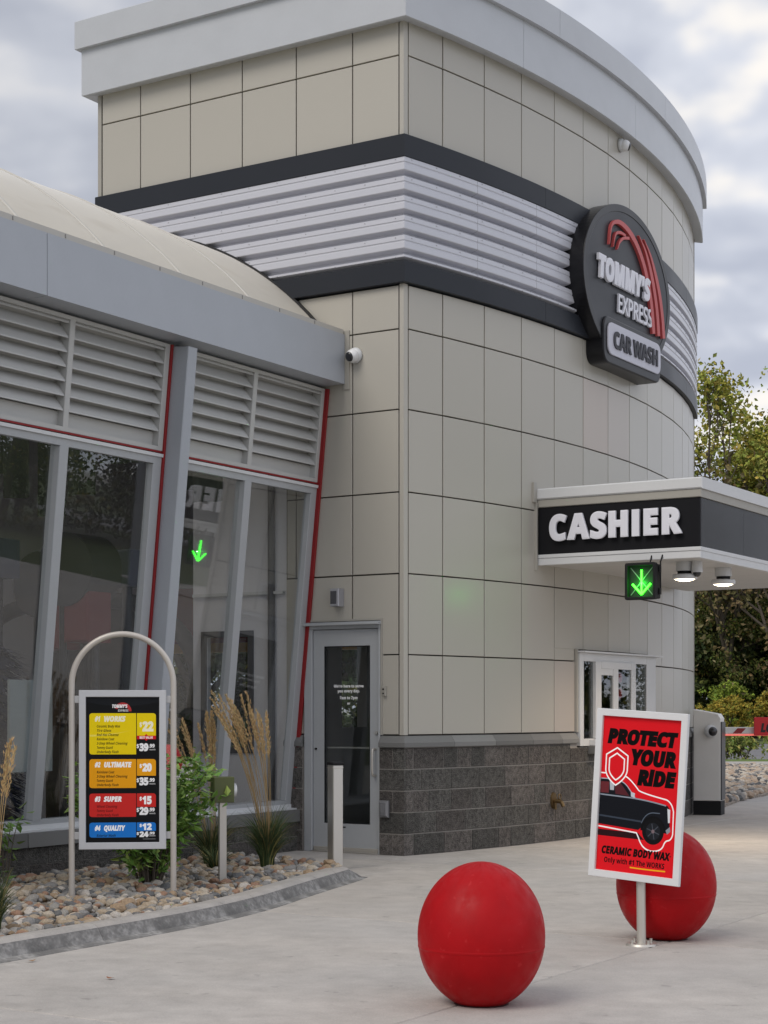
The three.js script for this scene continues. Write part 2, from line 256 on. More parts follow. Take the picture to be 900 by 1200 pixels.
  // dark bands
  for (const [a, b] of [[5.222, 5.418], [6.362, 6.568]]) {
    const pr = [[-0.03, a], [0.048, a], [0.052, a + 0.004], [0.052, b - 0.004], [0.048, b], [-0.03, b]];
    M('dark_band', sweep(pathB, pr, true, true), charcoal, tower);
    const c3 = [0, 2.12, 4.55, 6.7, SEND]; for (let i = 0; i < 4; i++) M('dark_band', sweep(pathArc(c3[i] + (i ? 0.002 : 0), c3[i + 1] - 0.002, 14), pr, true, true), charcoal, tower);
  }
  // corrugated cladding
  const cp = [[-0.024, 5.418], [-0.024, 5.424], [0.044, 5.452]]; { const pit = 0.1785, end = 6.362; const add = (o, y) => { if (y < end) cp.push([o, y]); };
    for (let h = 5.468; h < end; h += pit) { add(0.044, h); add(0.038, h + 0.005); add(-0.022, h + 0.010); add(-0.026, h + 0.044); add(0.042, h + 0.060); add(0.046, h + 0.066); add(0.045, h + 0.118); add(0.039, h + 0.124); add(0.039, h + 0.133); add(0.045, h + 0.139); }
    const l = cp[cp.length - 1]; if (l[1] < end - 0.002) cp.push([l[0], end]); }
  M('corrugated_sheet', sweep(pathB, cp, false, false), corrMat, tower);
  const c4 = [0, 0.98, 1.96, 2.94, 5.1, 6.8, SEND]; for (let i = 0; i < 6; i++) M('corrugated_sheet', sweep(pathArc(c4[i] + (i ? 0.0015 : 0), c4[i + 1] - 0.0015, 12), cp, false, false), corrMat, tower);
  const sc = []; for (let k = 0; k < 6; k++) { const h = 5.468 + k * 0.1785 - 0.014; for (let s = 0.06; s < SEND; s += 0.33) { const q = arcA(s); sc.push(new THREE.CylinderGeometry(0.005, 0.0065, 0.007, 6).rotateZ(Math.PI / 2).rotateY(-q.t).translate(q.x + q.ox * 0.046, h, q.z + q.oz * 0.046)); } for (let t = 0.06; t < WA; t += 0.33) sc.push(new THREE.CylinderGeometry(0.005, 0.0065, 0.007, 6).rotateX(Math.PI / 2).translate(-t, h, 0.046)); }
  M('cladding_screws', flat(sc), S(rgb(0.46, 0.46, 0.48), { metalness: 0.4, roughness: 0.5 }), tower).userData.kind = 'stuff';
  // block wainscot: mortar bed, blocks one by one, sloped cap stones
  const mp = [[-0.03, 0], [0.0255, 0], [0.0255, 0.984], [-0.03, 0.984]];
  M('mortar_bed', sweep([{ x: -0.245, z: 0, ox: 0, oz: 1 }, { x: 0, z: 0, ...MIT }], mp, true, true), mortar, tower); M('mortar_bed', sweep([{ x: -1.30, z: 0, ox: 0, oz: 1 }, { x: -1.095, z: 0, ox: 0, oz: 1 }], mp, true, true), mortar, tower);
  for (const g of [sweep(pathArc(0, 2.80, 16), mp, true, true), sweep(pathArc(2.80, 4.84, 12), [[-0.03, 0], [0.0255, 0], [0.0255, 0.94], [-0.03, 0.94]], true, true), sweep(pathArc(4.84, SEND, 16), mp, true, true)]) M('mortar_bed', g, mortar, tower);
  const rb = rngOf(21), CH = 0.197;
  for (let c = 0; c < 5; c++) {
    const h = c * CH + CH / 2, hh = CH - 0.009;
    for (const [t0, t1] of c % 2 ? [[-0.028, 0.245], [1.095, 1.30]] : [[-0.028, 0.10], [0.10, 0.245], [1.095, 1.30]]) M('block', cbox(t1 - t0 - 0.005, hh, 0.06, 0.004), blockMats[Math.floor(rb() * 7)], tower, [-(t0 + t1) / 2 + (t0 === 0 ? 0.022 * 0 : 0), h, 0.001]);
    let s = 0; const seq = [0.1, 0.2, 0.2, 0.31, 0.41]; let first = true;
    while (s < SEND - 0.02) {
      let l = first ? (c % 2 ? 0.2 : 0.1) : [0.2, 0.31, 0.41, 0.41, 0.31, 0.2, 0.41][Math.floor(rb() * 7)]; first = false; if (s + l > SEND - 0.1) l = SEND - s;
      const inWin = s + l > 2.80 && s < 4.84, ht = c === 4 && inWin ? 0.94 - 4 * CH - 0.009 : hh, hy = c === 4 && inWin ? 4 * CH + ht / 2 + 0.0045 : h;
      const q = arcA(s + l / 2), pr = (rb() - 0.5) * 0.004;
      M('block', cbox(l - 0.005, ht, 0.06, 0.004), blockMats[Math.floor(rb() * 7)], tower, [q.x + q.ox * (0.001 + pr), hy, q.z + q.oz * (0.001 + pr)], [0, Math.PI / 2 - q.t, 0]); s += l;
    }
  }
  const cpf = [[-0.025, 0.986], [0.05, 0.986], [0.055, 0.992], [0.055, 1.03], [0.012, 1.09], [-0.025, 1.095]];
  M('cap_stone', sweep([{ x: -0.238, z: 0, ox: 0, oz: 1 }, { x: 0, z: 0, ...MIT }], cpf, true, true), capMats[0], tower);
  M('cap_stone', sweep([{ x: -1.30, z: 0, ox: 0, oz: 1 }, { x: -1.10, z: 0, ox: 0, oz: 1 }], cpf, true, true), capMats[0], tower);
  for (let s = 0, k = 0; s < SEND - 0.05; k++) { let l = 0.46 + rb() * 0.3; if (s < 2.80 && s + l > 2.6) l = 2.80 - s; if (s >= 2.79 && s < 4.84) { s = 4.84; continue; } if (s + l > SEND) l = SEND - s; M('cap_stone', sweep(pathArc(s + (s ? 0.002 : 0), s + l - 0.002, 4), cpf, true, true), capMats[k % 3], tower); s += l; }
  // downspout at the far edge
  const qd = arcA(SEND - 0.06); M('downspout', flat([rod(V(qd.x + 0.09, 0.05, qd.z), V(qd.x + 0.09, 1.2, qd.z), 0.035), rod(V(qd.x + 0.02, 1.25, qd.z), V(qd.x + 0.09, 1.18, qd.z), 0.035)]), S(rgb(0.06, 0.055, 0.05)), tower);
}
// door
{
  const fr = flat([cb(-1.088, -1.0, 0, 2.085, -0.10, 0.018), cb(-0.266, -0.245, 0, 2.085, -0.10, 0.018), cb(-1.088, -0.245, 2.085, 2.128, -0.10, 0.018)]);
  M('door_frame', fr, greyPaint, tower);
  M('drip_cap', flat([cb(-1.13, -0.235, 2.118, 2.135, -0.01, 0.075, 0.002), cb(-1.13, -0.235, 2.135, 2.15, -0.01, 0.03, 0.002)]), greyPaint, tower);
  M('door_casing', flat([cb(-0.244, -0.222, 1.10, 2.155, -0.02, 0.012, 0.002), cb(-1.13, -0.222, 2.156, 2.176, -0.02, 0.012, 0.002)]), trimBeige, tower);
  const s = new THREE.Shape(); [[-0.996, 0.012], [-0.270, 0.012], [-0.270, 2.078], [-0.996, 2.078]].forEach((p, i) => i ? s.lineTo(...p) : s.moveTo(...p));
  const h = new THREE.Path(); [[-0.879, 0.268], [-0.879, 1.928], [-0.366, 1.928], [-0.366, 0.268]].forEach((p, i) => i ? h.lineTo(...p) : h.moveTo(...p)); s.holes.push(h);
  const door = M('door', new THREE.ExtrudeGeometry(s, { depth: 0.04, bevelEnabled: true, bevelSize: 0.002, bevelThickness: 0.003, bevelSegments: 1 }).translate(0, 0, -0.05), greyPaint, tower);
  M('pane', bb(-0.879, -0.366, 0.268, 1.928, -0.038, -0.03), clearGlass, door);
  M('glazing_gasket', flat([bb(-0.877, -0.870, 0.27, 1.926, -0.03, -0.012), bb(-0.375, -0.368, 0.27, 1.926, -0.03, -0.012), bb(-0.877, -0.368, 0.27, 0.277, -0.03, -0.012), bb(-0.877, -0.368, 1.919, 1.926, -0.03, -0.012)]), blackMatte, door);
  M('push_bar', cb(-0.866, -0.378, 0.968, 0.986, -0.062, -0.046), steelSat, door);
  M('pull_handle', new THREE.TubeGeometry(new THREE.CatmullRomCurve3([V(-0.303, 0.725, 0), V(-0.303, 0.728, 0.045), V(-0.303, 0.75, 0.055), V(-0.303, 0.94, 0.055), V(-0.303, 0.966, 0.045), V(-0.303, 0.968, 0)]), 24, 0.011, 8), steelSat, door);
  M('lock_cylinder', new THREE.CylinderGeometry(0.016, 0.018, 0.02, 16).rotateX(Math.PI / 2).translate(-0.293, 1.12, 0), steel, door);
  M('lock_cylinder', new THREE.CylinderGeometry(0.009, 0.011, 0.02, 12).rotateX(Math.PI / 2).translate(-0.965, 0.965, 0), blackMatte, door);
  M('threshold', cb(-1.0, -0.266, 0.0, 0.014, -0.10, 0.03, 0.003), steel, tower);
  M('door_sweep', cb(-0.99, -0.276, 0.014, 0.05, -0.008, 0.004, 0.002), steelSat, door);
  M('badge', bb(-0.69, -0.635, 0.232, 0.244, -0.008, -0.0035), blackMatte, door);
  const c = document.createElement('canvas'); c.width = 512; c.height = 320; const g = c.getContext('2d'); g.clearRect(0, 0, 512, 320); g.fillStyle = '#fff'; g.strokeStyle = '#fff'; g.lineWidth = 3; g.textAlign = 'center';
  for (const [t, y, f] of [["We're here to serve", 60, 50], ['you every day.', 125, 50], ['7am to 7pm', 215, 50], ['EST', 285, 28]]) { g.font = 'bold ' + f + 'px sans-serif'; g.fillText(t, 256, y); g.strokeText(t, 256, y); }
  const t = new THREE.CanvasTexture(c); t.colorSpace = THREE.SRGBColorSpace;
  const a = document.createElement('canvas'); a.width = 512; a.height = 320; const ga = a.getContext('2d'); ga.fillStyle = '#000'; ga.fillRect(0, 0, 512, 320); ga.drawImage(c, 0, 0); const at = new THREE.CanvasTexture(a);
  M('door_lettering', new THREE.PlaneGeometry(0.36, 0.225), S(rgb(0.8, 0.8, 0.8), { alphaMap: at, transparent: true, alphaTest: 0.4 }), door, [-0.615, 1.47, -0.028]);
}
// cashier window on the curved wall, a flat unit with a projecting middle light
{
  const X0 = 0.42; const w = M('cashier_window', flat([
    cb(X0 - 0.15, X0 + 0.035, 0.955, 1.925, -2.885, -2.80), cb(X0 - 0.15, X0 + 0.035, 0.955, 1.925, -4.80, -4.54), cb(X0 - 0.15, X0 + 0.035, 1.84, 1.925, -4.54, -2.885), cb(X0 - 0.15, X0 + 0.035, 0.955, 1.03, -4.54, -2.885)]), whitePaint, tower);
  M('sliding_window', flat([cb(X0 + 0.0, X0 + 0.06, 1.03, 1.84, -3.27, -3.13), cb(X0 + 0.0, X0 + 0.06, 1.03, 1.84, -4.18, -4.06), cb(X0 + 0.0, X0 + 0.06, 1.77, 1.84, -4.06, -3.27), cb(X0 + 0.0, X0 + 0.06, 1.03, 1.10, -4.06, -3.27), cb(X0 + 0.01, X0 + 0.055, 1.10, 1.77, -3.72, -3.59), cb(X0 + 0.012, X0 + 0.05, 1.70, 1.77, -3.59, -3.27)]), whitePaint, w);
  M('pane', bb(X0 + 0.030, X0 + 0.037, 1.10, 1.70, -3.59, -3.27), clearGlass, w); M('pane', bb(X0 + 0.042, X0 + 0.049, 1.10, 1.77, -4.06, -3.72), clearGlass, w);
  M('pane', bb(X0 + 0.016, X0 + 0.023, 1.03, 1.84, -3.13, -2.885), clearGlass, w); M('pane', bb(X0 + 0.016, X0 + 0.023, 1.03, 1.84, -4.54, -4.18), clearGlass, w);
  M('window_sill', cb(X0 - 0.1, X0 + 0.17, 0.955, 1.02, -4.30, -3.02), whitePaint, w);
  M('sill_stone', cb(X0 - 0.1, X0 + 0.12, 0.87, 0.953, -4.85, -3.0), capMats[2], tower);
  M('drip_cap', cb(X0 - 0.05, X0 + 0.10, 1.927, 1.945, -4.86, -2.78, 0.002), whitePaint, tower);
  M('window_casing', flat([cb(X0 - 0.04, X0 + 0.012, 1.10, 1.96, -2.80, -2.765, 0.002)]), trimBeige, tower);
}
// small things in the cashier window
{
  const at = (x, y, z) => L2W(x, y, z);
  const t = (n, l, c, g, m, p) => { const o = M(n, g, m, scene); o.position.copy(p); o.rotation.y = PHI; tag(o, l, c); return o; };
  t('notice_card', 'yellow and white notice card standing inside the cashier window', 'card', flat([cbox(0.012, 0.11, 0.2, 0.002)]), S(rgb(0.62, 0.52, 0.10)), at(0.36, 1.158, -3.86));
  t('paper_sheet', 'white paper sheet propped behind the yellow card in the cashier window', 'paper', cbox(0.008, 0.15, 0.16, 0.002), S(rgb(0.75, 0.75, 0.73)), at(0.33, 1.18, -3.88));
  t('red_box', 'small red box inside the right light of the cashier window', 'box', cbox(0.10, 0.12, 0.14, 0.004), S(rgb(0.5, 0.05, 0.04)), at(0.31, 1.093, -4.32));
  const d = new THREE.CylinderGeometry(0.055, 0.055, 0.006, 20).rotateZ(Math.PI / 2);
  for (let k = 0; k < 2; k++) { const o = t('round_sticker', k ? 'lower red round sticker on the cashier window' : 'upper red round sticker on the cashier window', 'sticker', d, S(rgb(0.30, 0.02, 0.03)), at(0.455, 1.68 - k * 0.17, -3.80)); o.userData.group = 'round stickers on the cashier window'; }
  const cups = thing('cup_stack', 'stack of white cups and lids behind the left light of the cashier window', 'cups', at(0.30, 1.03, -2.98), PHI);
  for (let k = 0; k < 4; k++) M('cup', new THREE.CylinderGeometry(0.05, 0.042, 0.05, 16).translate(0, 0.026 + k * 0.055, 0), k % 2 ? whitePaint : S(rgb(0.35, 0.35, 0.36)), cups);
  const sh = thing('office_counter', 'dark counter inside the cashier office under the window', 'counter', at(0.05, 0, -3.8), PHI); M('counter_top', cbox(0.46, 0.04, 2.2, 0.004), blackMatte, sh, [0, 0.92, 0]); M('counter_base', cbox(0.36, 0.90, 2.1, 0.004), S(rgb(0.12, 0.12, 0.12)), sh, [0, 0.45, 0]);
}
// ================================================================ WASH TUNNEL
const BETA = Math.atan2(0.391, 3.92), ZT = 9.4;
const tunnel = thing('wash_tunnel', 'glazed car wash tunnel with louvres, leaning windows and a cream arched roof', 'building', V(OX, 0, OZ), PHI);
{
  const vc = [-3.66, 2.45], vr = 3.70;
  // arched translucent roof in strips between raised battens
  const a0 = Math.acos((-0.74 - vc[0]) / vr), a1 = Math.PI - a0; const vault = (r, z0, z1) => {
    const N = 44, P = [], U = [], I = []; for (let i = 0; i <= N; i++) { const a = a0 + (a1 - a0) * i / N; for (const z of [z0, z1]) { P.push(vc[0] + r * Math.cos(a), vc[1] + r * Math.sin(a), z); U.push(a * r, z); } }
    for (let i = 0; i < N; i++) { const o = 2 * i; I.push(o, o + 1, o + 2, o + 1, o + 3, o + 2); } const g = new THREE.BufferGeometry(); g.setAttribute('position', new THREE.Float32BufferAttribute(P, 3)); g.setAttribute('uv', new THREE.Float32BufferAttribute(U, 2)); g.setIndex(I); g.computeVertexNormals(); return g; };
  const vaultMat = Ph(rgb(0.80, 0.745, 0.635), { roughness: 0.75, transmission: 0.42, thickness: 0, map: vaultMap });
  const zs = [0, 1.05, 2.02, 2.99, 3.96, 4.93, 5.9, 6.87, 7.84, 8.81, ZT];
  for (let i = 0; i + 1 < zs.length; i++) M('roof_sheet', vault(vr, zs[i], zs[i + 1]), vaultMat, tunnel);
  const batten = (z, w, t) => { const path = []; const N = 44; const g = []; const s = []; for (let i = 0; i <= N; i++) { const a = a0 + (a1 - a0) * i / N; s.push([Math.cos(a), Math.sin(a)]); } const P = [], I = []; for (const q of s) for (const [r, dz] of [[vr + 0.001, -w / 2], [vr + t, -w / 2 + 0.006], [vr + t, w / 2 - 0.006], [vr + 0.001, w / 2]]) P.push(vc[0] + r * q[0], vc[1] + r * q[1], z + dz); for (let i = 0; i < N; i++) for (let k = 0; k < 3; k++) { const o = i * 4 + k; I.push(o, o + 1, o + 4, o + 1, o + 5, o + 4); } const ge = new THREE.BufferGeometry(); ge.setAttribute('position', new THREE.Float32BufferAttribute(P, 3)); ge.setIndex(I); return ge.toNonIndexed(); };
  for (let i = 1; i + 1 < zs.length; i++) { const g = batten(zs[i], 0.032, 0.012); g.computeVertexNormals(); M('roof_batten', g, S(rgb(0.52, 0.50, 0.46), { roughness: 0.6 }), tunnel); }
  { const g = batten(0.03, 0.05, 0.02); g.computeVertexNormals(); M('roof_gasket', g, blackMatte, tunnel); }
  // eaves beam, gutter strip and clips
  M('eaves_beam', flat([cb(-1.02, -0.631, 4.362, 4.822, 0.014, 4.0, 0.004), cb(-1.02, -0.631, 4.362, 4.822, 4.004, ZT, 0.004)]), beamMat, tunnel);
  M('beam_end_flashing', flat([cb(-0.66, -0.585, 4.31, 4.86, 0.001, 0.012, 0.002)]), trimBeige, tunnel);
  M('gutter_strip', flat([cb(-0.80, -0.640, 4.824, 4.868, 0.02, ZT, 0.004)]), S(rgb(0.50, 0.48, 0.44), { roughness: 0.5, map: dirtMap }), tunnel);
  for (let z = 0.5; z < 6; z += 0.55) M('gutter_clip', cbox(0.02, 0.03, 0.012, 0.003), S(rgb(0.22, 0.21, 0.2)), tunnel, [-0.646, 4.846, z]);
  // columns leaning with the glass
  const slope = (z, name) => { const g = new THREE.Group(); g.name = name; g.position.set(-1.279, 0.43, z); g.rotation.z = -BETA; tunnel.add(g); return g; };
  const lean = (o, z = 0) => { o.position.set(-1.279, 0.43, z); o.rotation.z = -BETA; return o; };
  for (const z of [2.225, 4.535, 6.845]) lean(M('column', cb(-0.02, 0.215, -0.02, 3.92, -0.06, 0.06, 0.006), beamMat, tunnel), z);
  // bays
  const slatG = L => { const s = new THREE.Shape(); [[-0.052, 0.096], [-0.047, 0.099], [0.018, 0.030], [0.034, 0.012], [0.037, 0.0], [0.031, -0.002], [0.027, 0.008], [0.012, 0.024], [-0.053, 0.092]].forEach((p, i) => i ? s.lineTo(...p) : s.moveTo(...p)); return new THREE.ExtrudeGeometry(s, { depth: L, bevelEnabled: false }).translate(0, 0, -L / 2); };
  for (const [za, zb] of [[0.012, 2.165], [2.31, 4.475], [4.62, 6.785], [6.93, ZT - 0.1]]) {
    const zm = za < 1 ? 1.105 : (za + zb) / 2 + (za < 3 ? 0.09 : 0), vT = 2.945;
    // window: frame, mullion, two panes
    const F = [cb(-0.03, 0.045, 0.0, 0.045, za, zb), cb(-0.03, 0.045, vT, vT + 0.075, za, zb), cb(-0.03, 0.045, 0.045, vT, za, za + 0.105), cb(-0.03, 0.045, 0.045, vT, zb - 0.105, zb)];
    const win = lean(M('window', flat(F), greyPaint, tunnel));
    M('mullion', cb(-0.05, 0.05, 0.046, vT - 0.001, zm - 0.05, zm + 0.05), greyPaint, win);
    for (const [a, b] of [[za + 0.105, zm - 0.05], [zm + 0.05, zb - 0.105]]) M('pane', new THREE.BoxGeometry(0.008, vT - 0.045, b - a), glass, win, [-0.004, (vT + 0.045) / 2, (a + b) / 2], [0, 0.018, -0.005]);   // panes sit a touch out of true
    M('head_flashing', cb(-0.02, 0.06, vT + 0.058, vT + 0.085, za, zb, 0.002), whitePaint, win);
    lean(M('red_line', cb(0.02, 0.054, vT + 0.094, vT + 0.106, za + 0.03, zb, 0.001), redTrim, tunnel));
    // louvre: frame, back panel and slats one by one
    const v0 = 3.055, v1 = 3.93, lv = lean(M('louvre', flat([cb(-0.06, 0.045, v0, v0 + 0.035, za + 0.0, zb), cb(-0.06, 0.045, v1 - 0.03, v1, za, zb), cb(-0.06, 0.045, v0 + 0.035, v1 - 0.03, za + 0.0, za + 0.06), cb(-0.06, 0.045, v0 + 0.035, v1 - 0.03, zb - 0.05, zb), cb(-0.06, 0.045, v0 + 0.035, v1 - 0.03, zm - 0.03, zm + 0.03)]), louverMat, tunnel));
    for (const [a, b] of [[za + 0.06, zm - 0.03], [zm + 0.03, zb - 0.05]]) {
      const sg = slatG(b - a - 0.004); M('back_panel', bb(-0.085, -0.064, v0 + 0.005, v1 - 0.005, a - 0.028, b + 0.028), louverMat, lv); M('apron_panel', bb(-0.03, -0.018, v0 + 0.035, v0 + 0.15, a, b), louverMat, lv);
      for (let k = 0; k < 7; k++) M('slat', sg, louverMat, lv, [0, v0 + 0.155 + k * 0.1105, (a + b) / 2]);
    }
  }
  for (const z of [0.0, 2.3, 4.61, 6.92]) lean(M('red_edge', z ? cb(-0.03, 0.062, 0.0, 3.93, -0.012, 0.012, 0.002) : cb(-0.03, 0.085, -0.02, 3.93, -0.012, 0.012, 0.002), redTrim, tunnel), z || 0.014);
  // knee wall: mortar, blocks, cap, metal sill
  M('mortar_bed', bb(-1.36, -1.158, 0, 0.275, 0.03, ZT), mortar, tunnel);
  const rb = rngOf(31);
  for (let c = 0; c < 2; c++) for (let z = 0.035, f = true; z < 7;) { let l = f && c ? 0.2 : 0.40; f = false; M('block', cbox(0.06, 0.131, l - 0.008, 0.004), blockMats[Math.floor(rb() * 7)], tunnel, [-1.18, 0.069 + c * 0.138, z + l / 2]); z += l; }
  for (let z = 0.02; z < 7; z += 0.61) M('cap_stone', cbox(0.24, 0.11, 0.606, 0.006), capMats[Math.floor(rb() * 3)], tunnel, [-1.245, 0.333, z + 0.303]);
  M('sill', flat([cb(-1.34, -1.165, 0.389, 0.404, 0.02, ZT, 0.002), cb(-1.34, -1.225, 0.404, 0.438, 0.02, ZT, 0.003)]), whitePaint, tunnel);
  // interior: far wall with openings, lane floor kerb, screen wall by the office, exit frame
  const wallIn = S(rgb(0.80, 0.79, 0.83), { roughness: 0.7, map: dirtMap }), liningIn = S(rgb(0.62, 0.61, 0.63), { roughness: 0.7 });
  M('far_wall', bb(-6.78, -6.6, 0, 4.9, -4.4, ZT), wallIn, tunnel);
  M('entry_wall', bb(-6.78, -0.9, 3.9, 6.1, ZT - 0.02, ZT + 0.1), wallIn, tunnel); M('entry_pier', bb(-2.6, -1.3, 0, 3.89, ZT - 0.02, ZT + 0.1), wallIn, tunnel);
  M('lane_ceiling', bb(-6.78, -WA - 0.01, 4.62, 4.8, -4.5, 0.0), liningIn, tunnel);
  const scw = new THREE.Shape(); [[-1.33, 0], [-1.33, 4.9], [-2.47, 4.9], [-2.47, 0]].forEach((p, i) => i ? scw.lineTo(...p) : scw.moveTo(...p)); const hw = new THREE.Path(); [[-1.76, 0.95], [-2.33, 0.95], [-2.33, 2.06], [-1.76, 2.06]].forEach((p, i) => i ? hw.lineTo(...p) : hw.moveTo(...p)); scw.holes.push(hw);
  const scr = M('screen_wall', new THREE.ExtrudeGeometry(scw, { depth: 0.1, bevelEnabled: false }).translate(0, 0, -0.16), wallIn, tunnel);
  M('window_frame', flat([bb(-2.36, -2.30, 0.91, 2.1, -0.06, -0.04), bb(-1.79, -1.73, 0.91, 2.1, -0.06, -0.04), bb(-2.30, -1.79, 2.04, 2.1, -0.06, -0.04), bb(-2.30, -1.79, 0.91, 0.97, -0.06, -0.04)]), S(rgb(0.10, 0.10, 0.11)), scr);
  M('pane', bb(-2.33, -1.76, 0.95, 2.06, -0.12, -0.112), glass, scr);
  M('pipe', rod(V(-1.50, 0.1, -0.03), V(-1.50, 4.4, -0.03), 0.035), S(rgb(0.12, 0.12, 0.125)), tunnel);
  M('shelf_rail', bb(-2.45, -1.36, 2.44, 2.47, -0.06, -0.02), whitePaint, scr);
  M('exit_wall', bb(-6.78, -1.72, 2.93, 4.62, -4.5, -4.4), liningIn, tunnel); M('exit_pier', bb(-2.6, -1.72, 0, 2.929, -4.5, -4.4), liningIn, tunnel);
  M('exit_header', bb(-6.6, -2.6, 2.20, 2.928, -4.48, -4.4), S(rgb(0.20, 0.006, 0.012), { roughness: 0.6 }), tunnel);
  M('exit_clearance_bar', bb(-6.6, -2.6, 2.08, 2.198, -4.50, -4.39), S(rgb(0.50, 0.27, 0.02)), tunnel);
}
// wash equipment inside the tunnel
{
  const eq = (n, l, c, x, z) => thing(n, l, c, L2W(x, 0, z), PHI);
  const dk = S(rgb(0.03, 0.03, 0.033), { roughness: 0.5 });
  const archTube = (w, h, r) => new THREE.TubeGeometry(new THREE.CatmullRomCurve3([V(-w, 0, 0), V(-w, h * 0.5, 0), V(-w * 0.93, h * 0.78, 0), V(-w * 0.6, h * 0.96, 0), V(0, h, 0), V(w * 0.6, h * 0.96, 0), V(w * 0.93, h * 0.78, 0), V(w, h * 0.5, 0), V(w, 0, 0)]), 60, r, 8);
  const a1 = eq('spray_arch', 'steel spray arch standing inside the tunnel behind the left window', 'arch', -4.3, 2.5); M('arch_tube', archTube(1.6, 2.3, 0.05), steelSat, a1); for (const s of [-1, 1]) M('foot_plate', cbox(0.2, 0.02, 0.2), steelSat, a1, [s * 1.6, 0.01, 0]);
  const a2 = eq('spray_arch', 'dark spray arch standing near the tunnel exit behind the windows', 'arch', -4.5, -0.6); M('arch_tube', archTube(1.7, 2.5, 0.09), dk, a2); for (const s of [-1, 1]) M('foot_plate', cbox(0.2, 0.02, 0.2), dk, a2, [s * 1.7, 0.01, 0]);
  const rr = rngOf(77);
  const brush = (n, l, x, z, hgt, rad, y0, col) => { const b = eq(n, l, 'brush', x, z); M('shaft', rod(V(0, 0, 0), V(0, 2.6, 0), 0.05), dk, b); M('motor', cbox(0.3, 0.35, 0.3, 0.02), S(rgb(0.06, 0.07, 0.11)), b, [0, 2.7, 0]);
    const P = [], N = 1500; for (let i = 0; i < N; i++) { const a = rr() * 6.283, y = y0 + rr() * hgt, k = Math.sin(Math.min(1, (y - y0) / hgt) * Math.PI) * 0.35 + 0.65, d = y - rr() * 0.18, w = 0.03; const c = Math.cos(a), s = Math.sin(a), r = rad * k; P.push(c * 0.05 - s * w, y, s * 0.05 + c * w, c * 0.05 + s * w, y, s * 0.05 - c * w, c * r, d, s * r); }
    const g = new THREE.BufferGeometry(); g.setAttribute('position', new THREE.Float32BufferAttribute(P, 3)); g.computeVertexNormals(); M('bristles', g, S(col, { roughness: 0.9 }), b); };
  brush('wheel_brush', 'dark red foam wheel brush low down behind the left window', -2.8, 0.55, 0.7, 0.42, 0.15, rgb(0.13, 0.012, 0.015));
  brush('side_brush', 'tall red and blue side brush far inside the tunnel', -5.6, 0.4, 1.9, 0.5, 0.2, rgb(0.10, 0.014, 0.02));
  brush('side_brush', 'tall dark blue side brush just inside the leftmost window', -3.1, 2.0, 1.7, 0.45, 0.2, rgb(0.015, 0.02, 0.07));
  for (const [x, z, l] of [[-2.7, 1.35, 'black air blower on a stand behind the second window pane'], [-4.2, 0.1, 'black air blower on a stand deeper inside the tunnel']]) { const bl = eq('air_blower', l, 'blower', x, z); bl.userData.group = 'air blowers in the tunnel'; M('stand', flat([rod(V(-0.2, 0, 0), V(-0.2, 2.3, 0), 0.035), rod(V(0.2, 0, 0), V(0.2, 2.3, 0), 0.035)]), dk, bl); M('drum', new THREE.CylinderGeometry(0.34, 0.34, 0.42, 28).rotateX(Math.PI / 2).translate(0, 2.62, 0), S(rgb(0.035, 0.035, 0.04), { roughness: 0.45 }), bl); M('outlet', cbox(0.3, 0.5, 0.34, 0.02), S(rgb(0.16, 0.012, 0.016)), bl, [0.12, 2.2, 0.02]); }
  const cab = eq('control_cabinet', 'dark brown equipment cabinet standing inside the tunnel', 'cabinet', -5.3, -1.75); M('cabinet_body', cbox(0.6, 2.6, 0.9, 0.02), S(rgb(0.05, 0.042, 0.038)), cab, [0, 1.3, 0]); M('cabinet_door', cbox(0.03, 2.3, 0.8, 0.006), S(rgb(0.065, 0.055, 0.05)), cab, [0.316, 1.3, 0]);
  const cu = eq('wash_curtain', 'grey green cloth curtain strips hanging under the tunnel roof', 'curtain', -3.75, 0.6);
  M('curtain_rail', flat([bb(-2.6, 2.6, 4.52, 4.60, -0.05, 0.05), bb(-2.6, -2.52, 4.6, 5.0, -0.03, 0.03), bb(2.52, 2.6, 4.6, 5.0, -0.03, 0.03)]), dk, cu);
  const cm = S(rgb(0.075, 0.09, 0.075), { roughness: 0.95 });
  for (let k = 0; k < 13; k++) { const g = new THREE.PlaneGeometry(0.36, 1.0 + 0.25 * Math.sin(k * 1.3), 6, 4), p = g.attributes.position; for (let i = 0; i < p.count; i++) p.setZ(i, 0.05 * Math.sin(p.getX(i) * 18 + k * 2)); g.computeVertexNormals(); g.computeBoundingBox(); M('curtain_strip', g, cm, cu, [-2.4 + k * 0.4, 4.52 - (1.0 + 0.25 * Math.sin(k * 1.3)) / 2, (k % 2) * 0.08 - 0.04]); }
  const pn = eq('notice_board', 'pale notice board leaning inside behind the left window', 'board', -1.75, 3.0); M('board', cbox(0.03, 0.75, 0.5, 0.004), S(rgb(0.30, 0.33, 0.32)), pn, [0, 1.2, 0]); M('board_post', rod(V(0, 0, 0), V(0, 0.9, 0), 0.02), dk, pn);
}
